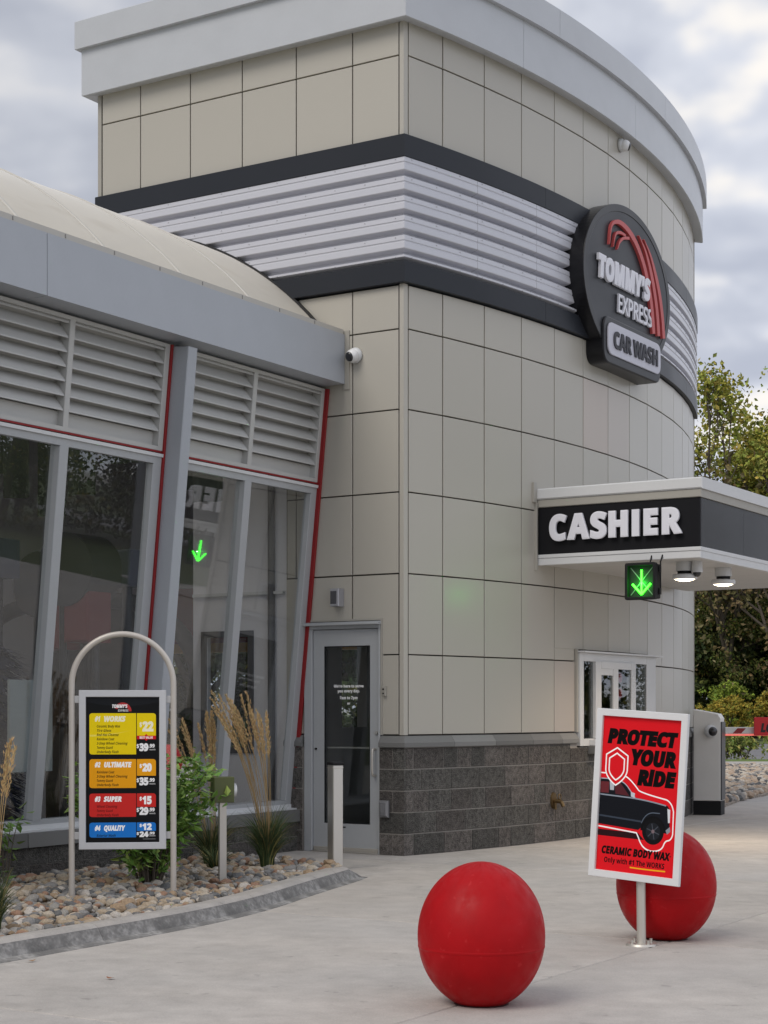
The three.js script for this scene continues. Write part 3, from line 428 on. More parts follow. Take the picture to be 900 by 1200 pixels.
// ================================================================ CASHIER CANOPY
const canopy = thing('cashier_canopy', 'flat white edged canopy with a black CASHIER sign projecting from the curved wall', 'canopy', V(OX, 0, OZ), PHI);
{
  const zf = -2.011, ze = -6.4, x0 = 0.20, x1 = 2.07, white = S(rgb(0.66, 0.665, 0.67), { roughness: 0.42, map: dirtMap });
  const gs = Ph(rgb(0.035, 0.035, 0.038), { roughness: 0.3, specularIntensity: 0.8, roughnessMap: metalRough });
  M('top_trim', flat([cb(x0, x1 + 0.03, 3.43, 3.54, ze - 0.03, zf + 0.03, 0.012)]), white, canopy);
  M('cove_trim', cb(x0, x1 + 0.014, 3.352, 3.429, ze - 0.014, zf + 0.014, 0.006), trimBeige, canopy);
  M('core', bb(x0, x1 - 0.03, 2.885, 3.351, ze + 0.03, zf - 0.03), jointDark, canopy);
  M('sign_panel', cb(x0, x1 - 0.0005, 2.882, 3.35, zf - 0.028, zf, 0.002), Ph(rgb(0.008, 0.008, 0.010), { roughness: 0.55, specularIntensity: 0.35 }), canopy);
  for (const [za, zb] of [[zf - 0.0285, -3.2], [-3.203, -4.7], [-4.703, ze]]) M('side_panel', cb(x1 - 0.029, x1, 2.882, 3.35, zb, za, 0.002), gs, canopy);
  M('bottom_trim', flat([cb(x0, x1 + 0.012, 2.845, 2.881, ze, zf + 0.012, 0.003), cb(x0, x1 + 0.006, 2.775, 2.844, zf - 0.05, zf + 0.006, 0.004), cb(x1 - 0.045, x1 + 0.006, 2.775, 2.844, ze, zf - 0.051, 0.004)]), white, canopy);
  for (let z = zf - 0.052, k = 0; z > ze + 0.1; z -= 0.6, k++) M('soffit_panel', cb(x0, x1 - 0.047, 2.785, 2.80, Math.max(ze, z - 0.596), z, 0.003), S(rgb(0.55, 0.54, 0.52), { roughness: 0.4 }), canopy);
  M('wall_flashing', flat([cb(0.30, 0.365, 3.40, 3.60, zf + 0.03, zf + 0.10, 0.003), cb(0.335, 0.37, 2.72, 3.40, zf + 0.02, zf + 0.05, 0.002)]), trimBeige, canopy);
  const sp = [['C', 0.505, 0.695], ['A', 0.700, 0.945], ['S', 0.948, 1.128], ['H', 1.145, 1.350], ['I', 1.392, 1.468], ['E', 1.512, 1.660], ['R', 1.700, 1.905]];
  for (const [c, a, b] of sp) letters(canopy, fontB, c, a, b, c === 'C' || c === 'S' ? 3.003 : 3.008, c === 'C' || c === 'S' ? 3.273 : 3.268, zf + 0.022, 0.03, whiteLetter, c === 'I' ? 0.02 : 0.06);
}
// downlights under the canopy, lit
{
  const lensM = new THREE.MeshStandardMaterial({ color: 0xffffff, emissive: rgb(1, 0.86, 0.62), emissiveIntensity: 5, roughness: 0.4 });
  [[1.72, -2.50, 'lit round downlight under the canopy corner, nearer the arrow signal'], [1.80, -3.35, 'lit round downlight under the canopy beside the trees']].forEach(([x, z, l]) => {
    const d = thing('canopy_downlight', l, 'lamp', L2W(x, 2.785, z), PHI, 'downlights under the canopy');
    M('housing', new THREE.CylinderGeometry(0.085, 0.085, 0.09, 28).translate(0, -0.045, 0), whitePaint, d); M('neck_ring', new THREE.CylinderGeometry(0.07, 0.07, 0.03, 28).translate(0, -0.105, 0), blackMatte, d);
    M('lens_ring', new THREE.LatheGeometry([[0.07, -0.12], [0.115, -0.122], [0.122, -0.135], [0.122, -0.165], [0.108, -0.172], [0.104, -0.165]].map(p => new THREE.Vector2(...p)), 32), whitePaint, d);
    M('lens', new THREE.LatheGeometry([[0.0, -0.192], [0.05, -0.188], [0.085, -0.178], [0.104, -0.166]].map(p => new THREE.Vector2(...p)), 28), lensM, d);
    const s = new THREE.SpotLight(0xffe2b8, 5, 0, 1.15, 0.6, 2); s.position.set(0, -0.20, 0); s.target.position.set(0, -2, 0); s.shadow.radius = 5; d.add(s, s.target);
  });
  const dc = thing('dome_camera', 'small black dome camera hanging under the canopy by the first downlight', 'camera', L2W(1.86, 2.785, -2.47), PHI); M('mount', new THREE.CylinderGeometry(0.05, 0.055, 0.11, 20).translate(0, -0.055, 0), whitePaint, dc); M('dome', new THREE.SphereGeometry(0.04, 20, 14).translate(0, -0.115, 0), blackGloss, dc);
}
// green arrow lane signal
{
  const s = thing('lane_signal', 'black box lane signal with a lit green down arrow under the canopy', 'signal', L2W(1.530, 2.563, -1.88), PHI); s.scale.setScalar(0.975);
  const r = (w, h, c) => { const q = new THREE.Shape(); q.moveTo(-w + c, -h); q.lineTo(w - c, -h); q.quadraticCurveTo(w, -h, w, -h + c); q.lineTo(w, h - c); q.quadraticCurveTo(w, h, w - c, h); q.lineTo(-w + c, h); q.quadraticCurveTo(-w, h, -w, h - c); q.lineTo(-w, -h + c); q.quadraticCurveTo(-w, -h, -w + c, -h); return q; };
  const bz = r(0.158, 0.178, 0.02), hole = new THREE.Path(r(0.136, 0.156, 0.012).getPoints()); bz.holes.push(hole);
  M('bezel', new THREE.ExtrudeGeometry(bz, { depth: 0.05, bevelEnabled: true, bevelSize: 0.004, bevelThickness: 0.004, bevelSegments: 2 }).translate(0, 0, -0.01), blackMatte, s);
  M('housing', new THREE.ExtrudeGeometry(r(0.15, 0.17, 0.02), { depth: 0.10, bevelEnabled: false }).translate(0, 0, -0.115), blackMatte, s);
  M('face', bb(-0.137, 0.137, -0.157, 0.157, -0.014, -0.006), S(rgb(0.012, 0.02, 0.014), { roughness: 0.5 }), s);
  const gl = new THREE.MeshStandardMaterial({ color: rgb(0.05, 0.4, 0.1), emissive: rgb(0.035, 1.0, 0.014), emissiveIntensity: 7, roughness: 0.4 });
  M('arrow', flat([rod(V(0, 0.112, 0.004), V(0, -0.12, 0.004), 0.0105), rod(V(-0.095, -0.026, 0.004), V(0, -0.128, 0.004), 0.0105), rod(V(0.095, -0.026, 0.004), V(0, -0.128, 0.004), 0.0105)]), gl, s);
  M('cross_lamp', flat([rod(V(-0.115, 0.135, 0.0), V(0.115, -0.135, 0.0), 0.005), rod(V(0.115, 0.135, -0.001), V(-0.115, -0.135, -0.001), 0.005)]), S(rgb(0.24, 0.26, 0.25), { roughness: 0.4 }), s);
  M('hanger', flat([rod(V(0.05, 0.165, -0.08), V(0.05, 0.27, -0.14), 0.008), rod(V(0.165, -0.12, -0.08), V(0.165, 0.20, -0.08), 0.008), rod(V(0.165, 0.19, -0.08), V(0.165, 0.27, -0.14), 0.008), cbox(0.02, 0.06, 0.04).clone().translate(0.162, -0.10, -0.07), cbox(0.02, 0.05, 0.04).clone().translate(0.162, 0.12, -0.07)]), blackMatte, s);
  const pl = new THREE.PointLight(new THREE.Color(0.035, 1, 0.05), 0.09); pl.position.set(0, -0.02, 0.045); pl.shadow.radius = 0.1; s.add(pl);
}
// ================================================================ OVAL SIGN
{
  const PX = 0.60, s = thing('oval_sign', 'large black oval sign with red arcs reading CAR WASH on the curved wall', 'sign', L2W(PX, 0, 0), PHI + Math.PI / 2);
  // sign coordinates: x = distance along the wall, y = height, z = out of the wall
  const cu = 3.72, cv = 5.887, a = 1.155, b = 0.856;
  const ell = (k, d = 0) => { const q = new THREE.Shape(); for (let i = 0; i <= 96; i++) { const t = i / 96 * Math.PI * 2, x = cu + (a * k + d) * Math.cos(t), y = cv + (b * k + d) * Math.sin(t); i ? q.lineTo(x, y) : q.moveTo(x, y); } return q; };
  const body = Ph(rgb(0.010, 0.010, 0.012), { roughness: 0.38, specularIntensity: 0.6, roughnessMap: metalRough }), face = Ph(rgb(0.036, 0.038, 0.044), { roughness: 0.5, specularIntensity: 0.6, roughnessMap: metalRough });
  const rr = (x0, x1, y0, y1, c) => { const q = new THREE.Shape(); q.moveTo(x0 + c, y0); q.lineTo(x1 - c, y0); q.quadraticCurveTo(x1, y0, x1, y0 + c); q.lineTo(x1, y1 - c); q.quadraticCurveTo(x1, y1, x1 - c, y1); q.lineTo(x0 + c, y1); q.quadraticCurveTo(x0, y1, x0, y1 - c); q.lineTo(x0, y0 + c); q.quadraticCurveTo(x0, y0, x0 + c, y0); return q; };
  M('can', new THREE.ExtrudeGeometry(ell(1, -0.02), { depth: 0.20, bevelEnabled: true, bevelSize: 0.02, bevelThickness: 0.02, bevelSegments: 3 }).translate(0, 0, -0.24), body, s);
  { const ring = ell(1, -0.006); ring.holes.push(new THREE.Path(ell(1, -0.075).getPoints())); M('retainer_rim', new THREE.ExtrudeGeometry(ring, { depth: 0.03, bevelEnabled: true, bevelSize: 0.006, bevelThickness: 0.008, bevelSegments: 2 }).translate(0, 0, -0.04), body, s); }
  M('face_plate', new THREE.ExtrudeGeometry(ell(1, -0.078), { depth: 0.012, bevelEnabled: false }).translate(0, 0, -0.019), face, s);
  M('lower_can', new THREE.ExtrudeGeometry(rr(3.03, 4.53, 4.985, 5.45, 0.13), { depth: 0.26, bevelEnabled: true, bevelSize: 0.015, bevelThickness: 0.015, bevelSegments: 2 }).translate(0, 0, -0.255), body, s);
  M('name_pill', new THREE.ExtrudeGeometry(rr(3.10, 4.50, 5.07, 5.40, 0.11), { depth: 0.012, bevelEnabled: true, bevelSize: 0.004, bevelThickness: 0.004, bevelSegments: 1 }).translate(0, 0, 0.022), S(rgb(0.55, 0.55, 0.62), { roughness: 0.45 }), s);
  letters(s, fontB, 'CAR WASH', 3.215, 4.40, 5.14, 5.325, 0.04, 0.012, S(rgb(0.045, 0.045, 0.055)), 0.03, 0, -0.03);
  letters(s, fontB, "TOMMY'S", 2.87, 4.235, 5.82, 6.075, 0.0, 0.035, whiteLetter, 0.075, 0.10, 0.01);
  letters(s, fontR, 'EXPRESS', 3.385, 4.305, 5.553, 5.755, 0.0, 0.025, whiteLetter, 0.03, 0.04, -0.02);
  // three tapering red arcs: inner and outer edges as elliptic curves about a common centre
  const red = S(rgb(0.52, 0.085, 0.085), { roughness: 0.45 });
  M('red_arc', arc2([[3.15, 6.22], [3.21, 6.43], [3.36, 6.505], [3.60, 6.49], [3.86, 6.38], [4.06, 6.20], [4.20, 5.98], [4.285, 5.76], [4.335, 5.50]], 0.075), red, s, [0, 0, 0]);
  M('red_arc', arc2([[3.92, 6.49], [4.10, 6.36], [4.24, 6.18], [4.35, 5.97], [4.43, 5.74], [4.475, 5.50]], 0.075), red, s, [0, 0, 0.001]);
  M('red_arc', arc2([[4.06, 6.48], [4.24, 6.34], [4.38, 6.16], [4.50, 5.95], [4.575, 5.73], [4.62, 5.50]], 0.075), red, s, [0, 0, 0.002]);
  M('red_arc', arc2([[3.245, 6.215], [3.31, 6.36], [3.42, 6.405], [3.57, 6.405]], 0.03), red, s); M('red_arc', arc2([[3.35, 6.21], [3.41, 6.30], [3.50, 6.36], [3.66, 6.40]], 0.03), red, s, [0, 0, 0.001]);
  function arc2(pts, wEnd) { const c = new THREE.CatmullRomCurve3(pts.map(p => V(p[0], p[1], 0))), N = 40, out = [], inn = []; for (let i = 0; i <= N; i++) { const t = i / N, p = c.getPoint(t), d = c.getTangent(t), w = 0.008 + (wEnd - 0.008) * Math.min(1, t * 2.2); out.push([p.x - d.y * w / 2, p.y + d.x * w / 2]); inn.push([p.x + d.y * w / 2, p.y - d.x * w / 2]); } const q = new THREE.Shape(); out.concat(inn.reverse()).forEach((p, i) => i ? q.lineTo(...p) : q.moveTo(...p)); return new THREE.ExtrudeGeometry(q, { depth: 0.032, bevelEnabled: false }).translate(0, 0, -0.004); }
}
// ================================================================ WALL FITTINGS
function camera3(label, p, turn, tilt, group) {
  const g = thing('security_camera', label, 'camera', p, turn, group);
  M('base', new THREE.LatheGeometry([[0, 0], [0.072, 0], [0.074, 0.02], [0.066, 0.045], [0.05, 0.05]].map(q => new THREE.Vector2(...q)), 28).rotateX(Math.PI / 2), whitePaint, g);
  const b = M('ball', new THREE.SphereGeometry(0.062, 28, 20), S(rgb(0.75, 0.75, 0.76), { roughness: 0.35 }), g, [0, -0.01, 0.06]);
  const e = M('lens_disc', new THREE.LatheGeometry([[0, 0.064], [0.026, 0.063], [0.042, 0.055], [0.046, 0.042]].map(q => new THREE.Vector2(...q)), 24).rotateX(Math.PI / 2), blackGloss, b); b.rotation.set(tilt[0], tilt[1], 0); return g;
}
camera3('white ball security camera on the wall beside the grey beam end', L2W(-0.515, 4.615, 0.0), PHI, [0.35, -0.25], 'white security cameras');
{ const q = arcA(3.93); camera3('white ball security camera high under the roof fascia above the oval sign', L2W(q.x, 7.50, q.z), PHI + Math.PI / 2 - q.t, [0.3, 0.5], 'white security cameras'); }
{
  const w = thing('wall_light', 'small square grey wall light above the door', 'wall light', L2W(-0.693, 2.375, 0), PHI);
  M('body', cbox(0.095, 0.166, 0.10, 0.006), S(rgb(0.42, 0.42, 0.45), { metalness: 0.5, roughness: 0.4 }), w, [0, 0, 0.05]); M('recess_panel', cbox(0.066, 0.12, 0.006, 0.002), S(rgb(0.07, 0.07, 0.08)), w, [-0.008, 0, 0.101]);
  const k = thing('keypad', 'small beige keypad on the wall right of the door', 'keypad', L2W(-0.196, 1.502, 0), PHI); M('case', cbox(0.036, 0.09, 0.03, 0.004), trimBeige, k, [0, 0, 0.015]); for (const y of [0.018, -0.02]) M('button', new THREE.CylinderGeometry(0.008, 0.008, 0.006, 12).rotateX(Math.PI / 2), blackMatte, k, [-0.004, y, 0.032]);
  const o = thing('outlet_box', 'grey weatherproof outlet box on the dark blocks right of the door', 'outlet', L2W(-0.17, 0.425, 0.031), PHI); M('cover', cbox(0.10, 0.155, 0.06, 0.02), S(rgb(0.22, 0.22, 0.23), { roughness: 0.35, metalness: 0.4 }), o, [0, 0, 0.03]); M('recess', cbox(0.04, 0.08, 0.012, 0.005), S(rgb(0.16, 0.16, 0.17)), o, [-0.01, 0.0, 0.058]);
  const q = arcA(2.29), h = thing('hose_bib', 'brass water tap on the dark block wall of the curved side', 'tap', L2W(q.x + q.ox * 0.031, 0.415, q.z + q.oz * 0.031), PHI + Math.PI / 2 - q.t), br = S(rgb(0.17, 0.115, 0.055), { metalness: 0.8, roughness: 0.45 });
  M('escutcheon', new THREE.CylinderGeometry(0.062, 0.065, 0.02, 20).rotateX(Math.PI / 2).scale(0.8, 1.3, 1), br, h, [0, 0, 0.01]); M('spout', flat([rod(V(0, 0.0, 0), V(0, -0.01, 0.10), 0.022), rod(V(0, -0.01, 0.10), V(0, -0.06, 0.125), 0.02), rod(V(0, -0.02, 0.03), V(0, -0.09, 0.03), 0.015)]), br, h); M('handle', new THREE.TorusGeometry(0.026, 0.006, 8, 18).translate(0, 0.04, 0.08), br, h);
}
// ================================================================ PLANTING BED AND KERB
const kerbCurve = new THREE.CatmullRomCurve3([[1.60, 9.6], [1.585, 8.0], [1.565, 6.73], [1.50, 4.90], [1.345, 4.0], [1.165, 3.363], [0.97, 2.65], [0.83, 2.12], [0.74, 1.86]].map(p => V(p[0], 0, p[1])));
const kerbX = z => { let lo = 0, hi = 1; for (let i = 0; i < 24; i++) { const m = (lo + hi) / 2; kerbCurve.getPoint(m).z > z ? lo = m : hi = m; } return kerbCurve.getPoint(lo).x; };
{
  const kg = new THREE.Group(); kg.name = numbered('kerb'); kg.userData.kind = 'structure'; kg.userData.label = 'rounded concrete kerb around the planting bed with a dark scuffed face'; kg.position.set(OX, 0, OZ); kg.rotation.y = PHI; scene.add(kg);
  const N = 120, pts = []; for (let i = 0; i <= N; i++) { const p = kerbCurve.getPointAt(i / N), d = kerbCurve.getTangentAt(i / N); const k = i > 116 ? Math.max(0.35, 1 - (i - 116) / 4 * 0.65) : 1; pts.push({ x: p.x, z: p.z, ox: -d.z, oz: d.x, k }); }
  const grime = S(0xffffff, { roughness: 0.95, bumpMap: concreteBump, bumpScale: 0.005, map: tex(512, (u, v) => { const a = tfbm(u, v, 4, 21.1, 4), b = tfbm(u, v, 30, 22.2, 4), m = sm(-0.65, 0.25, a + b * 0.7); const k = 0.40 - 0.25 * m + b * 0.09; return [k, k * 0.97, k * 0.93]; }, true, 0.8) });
  const cuts = [0, 14, 40, 57, 84, 111, 120];
  for (let i = 0; i + 1 < cuts.length; i++) { const seg = pts.slice(cuts[i], cuts[i + 1] + 1).map(q => ({ ...q })); const sh = (q, r, f) => { q.x += (r.x - q.x) * f; q.z += (r.z - q.z) * f; }; if (i) sh(seg[0], seg[1], 0.04);
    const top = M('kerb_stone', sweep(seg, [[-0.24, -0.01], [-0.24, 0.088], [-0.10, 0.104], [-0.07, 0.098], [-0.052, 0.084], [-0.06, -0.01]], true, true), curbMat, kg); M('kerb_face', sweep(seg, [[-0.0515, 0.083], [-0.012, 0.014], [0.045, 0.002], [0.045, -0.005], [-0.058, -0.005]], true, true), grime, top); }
  // soil and stones
  const bed = new THREE.Group(); bed.name = numbered('stone_bed'); bed.userData.kind = 'structure'; bed.userData.label = 'planting bed filled with tan and grey river stones'; bed.position.set(OX, 0, OZ); bed.rotation.y = PHI; scene.add(bed);
  const backZ = x => 1.45 + 0.28 * (x + 0.36);
  const sh = new THREE.Shape(); const ring = []; ring.push([-1.15, backZ(-1.15)]); ring.push([0.34, backZ(0.34)]); ring.push([0.50, 1.95]); for (let z = 2.0; z <= 8.4; z += 0.2) ring.push([kerbX(z) - 0.15, z]); ring.push([-1.15, 8.4]); ring.forEach((p, i) => i ? sh.lineTo(p[0], -p[1]) : sh.moveTo(p[0], -p[1]));
  M('soil', new THREE.ExtrudeGeometry(sh, { depth: 0.045, bevelEnabled: false }).rotateX(-Math.PI / 2), S(0xffffff, { map: soilMap, roughness: 1 }), bed);
  const rs = rngOf(99); const rocks = Array.from({ length: 6 }, (_, v) => { const g = new THREE.IcosahedronGeometry(1, 1), p = g.attributes.position; for (let i = 0; i < p.count; i++) { const x = p.getX(i), y = p.getY(i), z = p.getZ(i), k = 1 + 0.28 * noise.noise(x * 1.3 + v * 5, y * 1.3, z * 1.3 + v); p.setXYZ(i, x * k, y * k * 0.62, z * k * 0.82); } g.computeVertexNormals(); return g; });
  const rockCols = [[0.44, 0.35, 0.25], [0.50, 0.43, 0.34], [0.27, 0.26, 0.25], [0.14, 0.14, 0.14], [0.38, 0.27, 0.17], [0.56, 0.51, 0.45], [0.34, 0.20, 0.13], [0.33, 0.31, 0.28], [0.22, 0.21, 0.20]];
  const rockTex = tex(128, (u, v) => { const k = 0.85 + tfbm(u, v, 8, 31.1, 4) * 0.5; return [k, k, k]; }, true, 0.5);
  const rockMats = rockCols.map(c => S(rgb(...c), { roughness: 0.75, map: rockTex }));
  const all = []; for (let i = 0; i < 5200; i++) { const z = 1.3 + rs() * 6.4, x = -1.12 + rs() * 2.7; if (x > kerbX(z) - 0.27 || z < backZ(x) + 0.02) continue; const r = 0.019 + rs() * rs() * 0.052, w = L2W(x, 0, z); all.push({ x, z, r, y: 0.05 + 0.022 * rs() + 0.02 * fbm(x * 2, z * 2, 1, 2), d: w.length() / r, px: w.x / -w.z, a: rs() * 6.28, b: (rs() - 0.5) * 0.7, c: (rs() - 0.5) * 0.7, g: Math.floor(rs() * 6), m: Math.floor(Math.pow(rs(), 1.25) * 9) }); }
  all.sort((p, q) => p.d - q.d); const near = all.filter(o => o.px > -0.232).slice(0, 300), ns = new Set(near);
  for (const o of near) { const m = M('stone', rocks[o.g], rockMats[o.m], bed, [o.x, o.y, o.z], [o.b, o.a, o.c]); m.scale.setScalar(o.r); }
  const rest = all.filter(o => !ns.has(o)); const im = new THREE.InstancedMesh(rocks[0], S(0xffffff, { roughness: 0.75, map: rockTex }), rest.length), d = new THREE.Object3D();
  rest.forEach((o, i) => { d.position.set(o.x, o.y, o.z); d.rotation.set(o.b, o.a, o.c); d.scale.set(o.r, o.r * (0.8 + 0.5 * (o.g / 6)), o.r); d.updateMatrix(); im.setMatrixAt(i, d.matrix); im.setColorAt(i, rgb(...rockCols[o.m])); }); im.name = 'small_stones'; im.userData.kind = 'stuff'; bed.add(im);
}
// ---------------------------------------------------------------- plants
function leafMesh(list) {                                          // list of {p, d (direction), n (side), l, w, c}; each leaf is a folded diamond of two faces on each side of its rib
  const P = [], C = [], I = []; let k = 0;
  for (const f of list) { const t = f.p.clone().addScaledVector(f.d, f.l), m = f.p.clone().addScaledVector(f.d, f.l * 0.45), up = f.d.clone().cross(f.n).normalize(); const a = m.clone().addScaledVector(f.n, f.w / 2).addScaledVector(up, f.w * 0.18), b = m.clone().addScaledVector(f.n, -f.w / 2).addScaledVector(up, f.w * 0.18);
    for (const v of [f.p, a, t, b]) { P.push(v.x, v.y, v.z); C.push(f.c[0], f.c[1], f.c[2]); } I.push(k, k + 1, k + 2, k, k + 2, k + 3); k += 4; }
  const g = new THREE.BufferGeometry(); g.setAttribute('position', new THREE.Float32BufferAttribute(P, 3)); g.setAttribute('color', new THREE.Float32BufferAttribute(C, 3)); g.setIndex(I); const h = g.toNonIndexed(); h.computeVertexNormals(); return h;
}
const leafMat = Ph(0xffffff, { vertexColors: true, roughness: 0.75, transmission: 0.25, thickness: 0 });
const farLeafMat = S(0xffffff, { vertexColors: true, roughness: 0.9 });
const bladeMat = S(0xffffff, { vertexColors: true, roughness: 0.8 });
const barkMat = S(rgb(0.11, 0.09, 0.07), { roughness: 0.95 });
const rdir = r => { const a = r() * 6.2832, y = r() * 2 - 1, s = Math.sqrt(1 - y * y); return V(Math.cos(a) * s, y, Math.sin(a) * s); };
function vary(r, c, k) { const v = 1 + (r() - 0.5) * k, h = 1 + (r() - 0.5) * k * 0.5; return [c[0] * v * h, c[1] * v, c[2] * v]; }
function bush(name, label, pos, H, W, nStem, nLeaf, leaf, cols, seed, D = W) {
  const g = thing(name, label, 'bush', pos), r = rngOf(seed), st = [], lf = [];
  for (let s = 0; s < nStem; s++) { const a = r() * 6.28, e = V(Math.cos(a) * W * (0.25 + 0.75 * r()), H * (0.45 + 0.55 * r()), Math.sin(a) * D * (0.25 + 0.75 * r())), b = V(e.x * 0.15, 0, e.z * 0.15), m = V(e.x * 0.35, e.y * 0.6, e.z * 0.35); const cv = new THREE.QuadraticBezierCurve3(b, m, e); const pts = cv.getPoints(5); for (let i = 0; i < 5; i++) st.push(rod(pts[i], pts[i + 1], 0.006 * (1 - i * 0.15), 0.006 * (0.85 - i * 0.15), 5));
    for (let k = 0; k < nLeaf / nStem; k++) { const t = 0.12 + 0.88 * Math.sqrt(r()), p = cv.getPoint(t).add(rdir(r).multiplyScalar(0.07 * (W + 0.4))); const d = rdir(r); d.y = d.y * 0.5 - 0.1; d.normalize(); const n = d.clone().cross(V(0, 1, 0)).normalize().applyAxisAngle(d, (r() - 0.5) * 1.2); const l = leaf * (0.6 + 0.7 * r()); lf.push({ p, d, n, l, w: l * 0.55, c: vary(r, cols[Math.floor(r() * cols.length)], 0.5) }); } }
  M('stems', flat(st), barkMat, g); M('foliage', leafMesh(lf), leafMat, g); return g;
}
function grassClump(name, label, pos, H, spread, nBlade, nPlume, plumeH, lean, seed) {
  const g = thing(name, label, 'grass'), r = rngOf(seed); g.position.copy(pos); const P = [], C = [], I = []; let k = 0;
  const strip = (pts, w, c) => { pts.forEach((p, i) => { const t = i / (pts.length - 1), ww = w * (1 - t * 0.9) / 2, nx = p.nx, nz = p.nz; P.push(p.x - nx * ww, p.y, p.z - nz * ww, p.x + nx * ww, p.y, p.z + nz * ww); C.push(...c, ...c); if (i) I.push(k - 2, k - 1, k, k - 1, k + 1, k); k += 2; }); };
  for (let b = 0; b < nBlade; b++) { const a = r() * 6.28, h = H * (0.5 + 0.5 * r()), o = spread * (0.4 + 0.9 * r()), bx0 = Math.cos(a) * 0.05 * r(), bz0 = Math.sin(a) * 0.05 * r(), na = r() * 6.28, pts = []; for (let i = 0; i <= 5; i++) { const t = i / 5; pts.push({ x: bx0 + Math.cos(a) * o * t * t, y: h * (t - 0.28 * t * t * t * (o / spread)), z: bz0 + Math.sin(a) * o * t * t, nx: Math.cos(na), nz: Math.sin(na) }); } strip(pts, 0.011, vary(r, r() < 0.15 ? [0.24, 0.20, 0.07] : [0.055, 0.085, 0.028], 0.6)); }
  const gg = new THREE.BufferGeometry(); gg.setAttribute('position', new THREE.Float32BufferAttribute(P, 3)); gg.setAttribute('color', new THREE.Float32BufferAttribute(C, 3)); gg.setIndex(I); const h1 = gg.toNonIndexed(); h1.computeVertexNormals(); M('blades', h1, bladeMat, g);
  for (let s = 0; s < nPlume; s++) {
    const lf = [], a = r() * 6.28, h = plumeH * (0.82 + 0.18 * r()), sp = 0.10 + 0.10 * r(), cv = new THREE.QuadraticBezierCurve3(V(Math.cos(a) * 0.03, 0, Math.sin(a) * 0.03), V(Math.cos(a) * sp * 0.4 + lean.x * 0.1, h * 0.6, Math.sin(a) * sp * 0.4), V(Math.cos(a) * sp + lean.x * (0.5 + r()), h, Math.sin(a) * sp + lean.z * r()));
    const st = cv.getPoints(8).map((p, i, arr) => i ? rod(arr[i - 1], p, 0.0025, 0.0022, 4) : null).filter(Boolean); const stem = M('plume_stem', flat(st), S(rgb(0.36, 0.25, 0.12), { roughness: 0.9 }), g);
    for (let q = 0; q < 150; q++) { const t = 0.68 + 0.32 * r(), w = Math.sin(Math.min(1, (t - 0.66) / 0.34) * Math.PI * 0.92) * 0.016 + 0.003, p = cv.getPoint(t), d = cv.getTangent(t).add(rdir(r).multiplyScalar(0.45)).normalize(), n = d.clone().cross(rdir(r)).normalize(); p.add(rdir(r).multiplyScalar(w * r())); lf.push({ p, d, n, l: 0.022 + 0.012 * r(), w: 0.006, c: vary(r, [0.58, 0.41, 0.20], 0.5) }); }
    M('plume', leafMesh(lf), bladeMat, stem);
  }
  return g;
}
const bedY = 0.06;
bush('leafy_bush', 'bright green leafy bush growing behind the menu board', L2W(0.02, bedY, 3.62), 0.95, 0.60, 56, 5600, 0.078, [[0.17, 0.32, 0.045], [0.25, 0.42, 0.07], [0.12, 0.24, 0.035], [0.31, 0.45, 0.09]], 3, 0.5);
bush('leafy_bush', 'sparse green sprig reaching out left of the menu board', L2W(-0.72, bedY, 4.35), 0.62, 0.20, 5, 60, 0.085, [[0.12, 0.22, 0.035], [0.16, 0.27, 0.05]], 17, 0.2);
grassClump('feather_grass', 'tall feather grass with tan plumes between the steel post and the door', L2W(-0.02, bedY, 2.10), 0.62, 0.26, 460, 26, 1.42, V(-0.24, 0, 0.02), 41);
grassClump('feather_grass', 'feather grass with thin tan plumes against the glass beside the bush', L2W(-0.50, bedY, 2.22), 0.55, 0.28, 300, 14, 1.30, V(-0.12, 0, 0.02), 42);
grassClump('feather_grass', 'feather grass clump at the left edge of the stone bed', L2W(1.06, bedY, 6.28), 0.46, 0.15, 300, 9, 1.26, V(0.02, 0, 0), 43);
grassClump('low_grass', 'low dark grass tuft at the foot of the bush', L2W(-0.15, bedY, 2.62), 0.26, 0.20, 200, 0, 1, V(0, 0, 0), 44);
// ================================================================ MENU BOARD ON HOOP
function fitText(g, str, x, y, w, h, o = {}) {                      // text stretched into a box, y is the baseline
  g.save(); const sz = 100; if (!o.plain) str = str.replace(/I/g, 'l'); g.font = (o.font || 'bold') + ' ' + sz + 'px sans-serif'; const m = g.measureText(str).width, cap = o.cap || 71.4; g.translate(x, y); g.transform(1, 0, -(o.skew || 0), 1, 0, 0); g.scale(w / m, h / cap); g.fillStyle = o.fill || '#000'; g.fillText(str, 0, 0);
  if (o.stroke) { g.strokeStyle = o.strokeCol || o.fill || '#000'; g.lineWidth = o.stroke; g.lineJoin = 'miter'; g.strokeText(str, 0, 0); } g.restore();
}
function rrect(g, x, y, w, h, r, c) { const [a, b, d, e] = r; g.fillStyle = c; g.beginPath(); g.moveTo(x + a, y); g.lineTo(x + w - b, y); g.quadraticCurveTo(x + w, y, x + w, y + b); g.lineTo(x + w, y + h - d); g.quadraticCurveTo(x + w, y + h, x + w - d, y + h); g.lineTo(x + e, y + h); g.quadraticCurveTo(x, y + h, x, y + h - e); g.lineTo(x, y + a); g.quadraticCurveTo(x, y, x + a, y); g.fill(); }
function signFace(c) { const t = new THREE.CanvasTexture(c); t.colorSpace = THREE.SRGBColorSpace; t.anisotropy = 8; return t; }
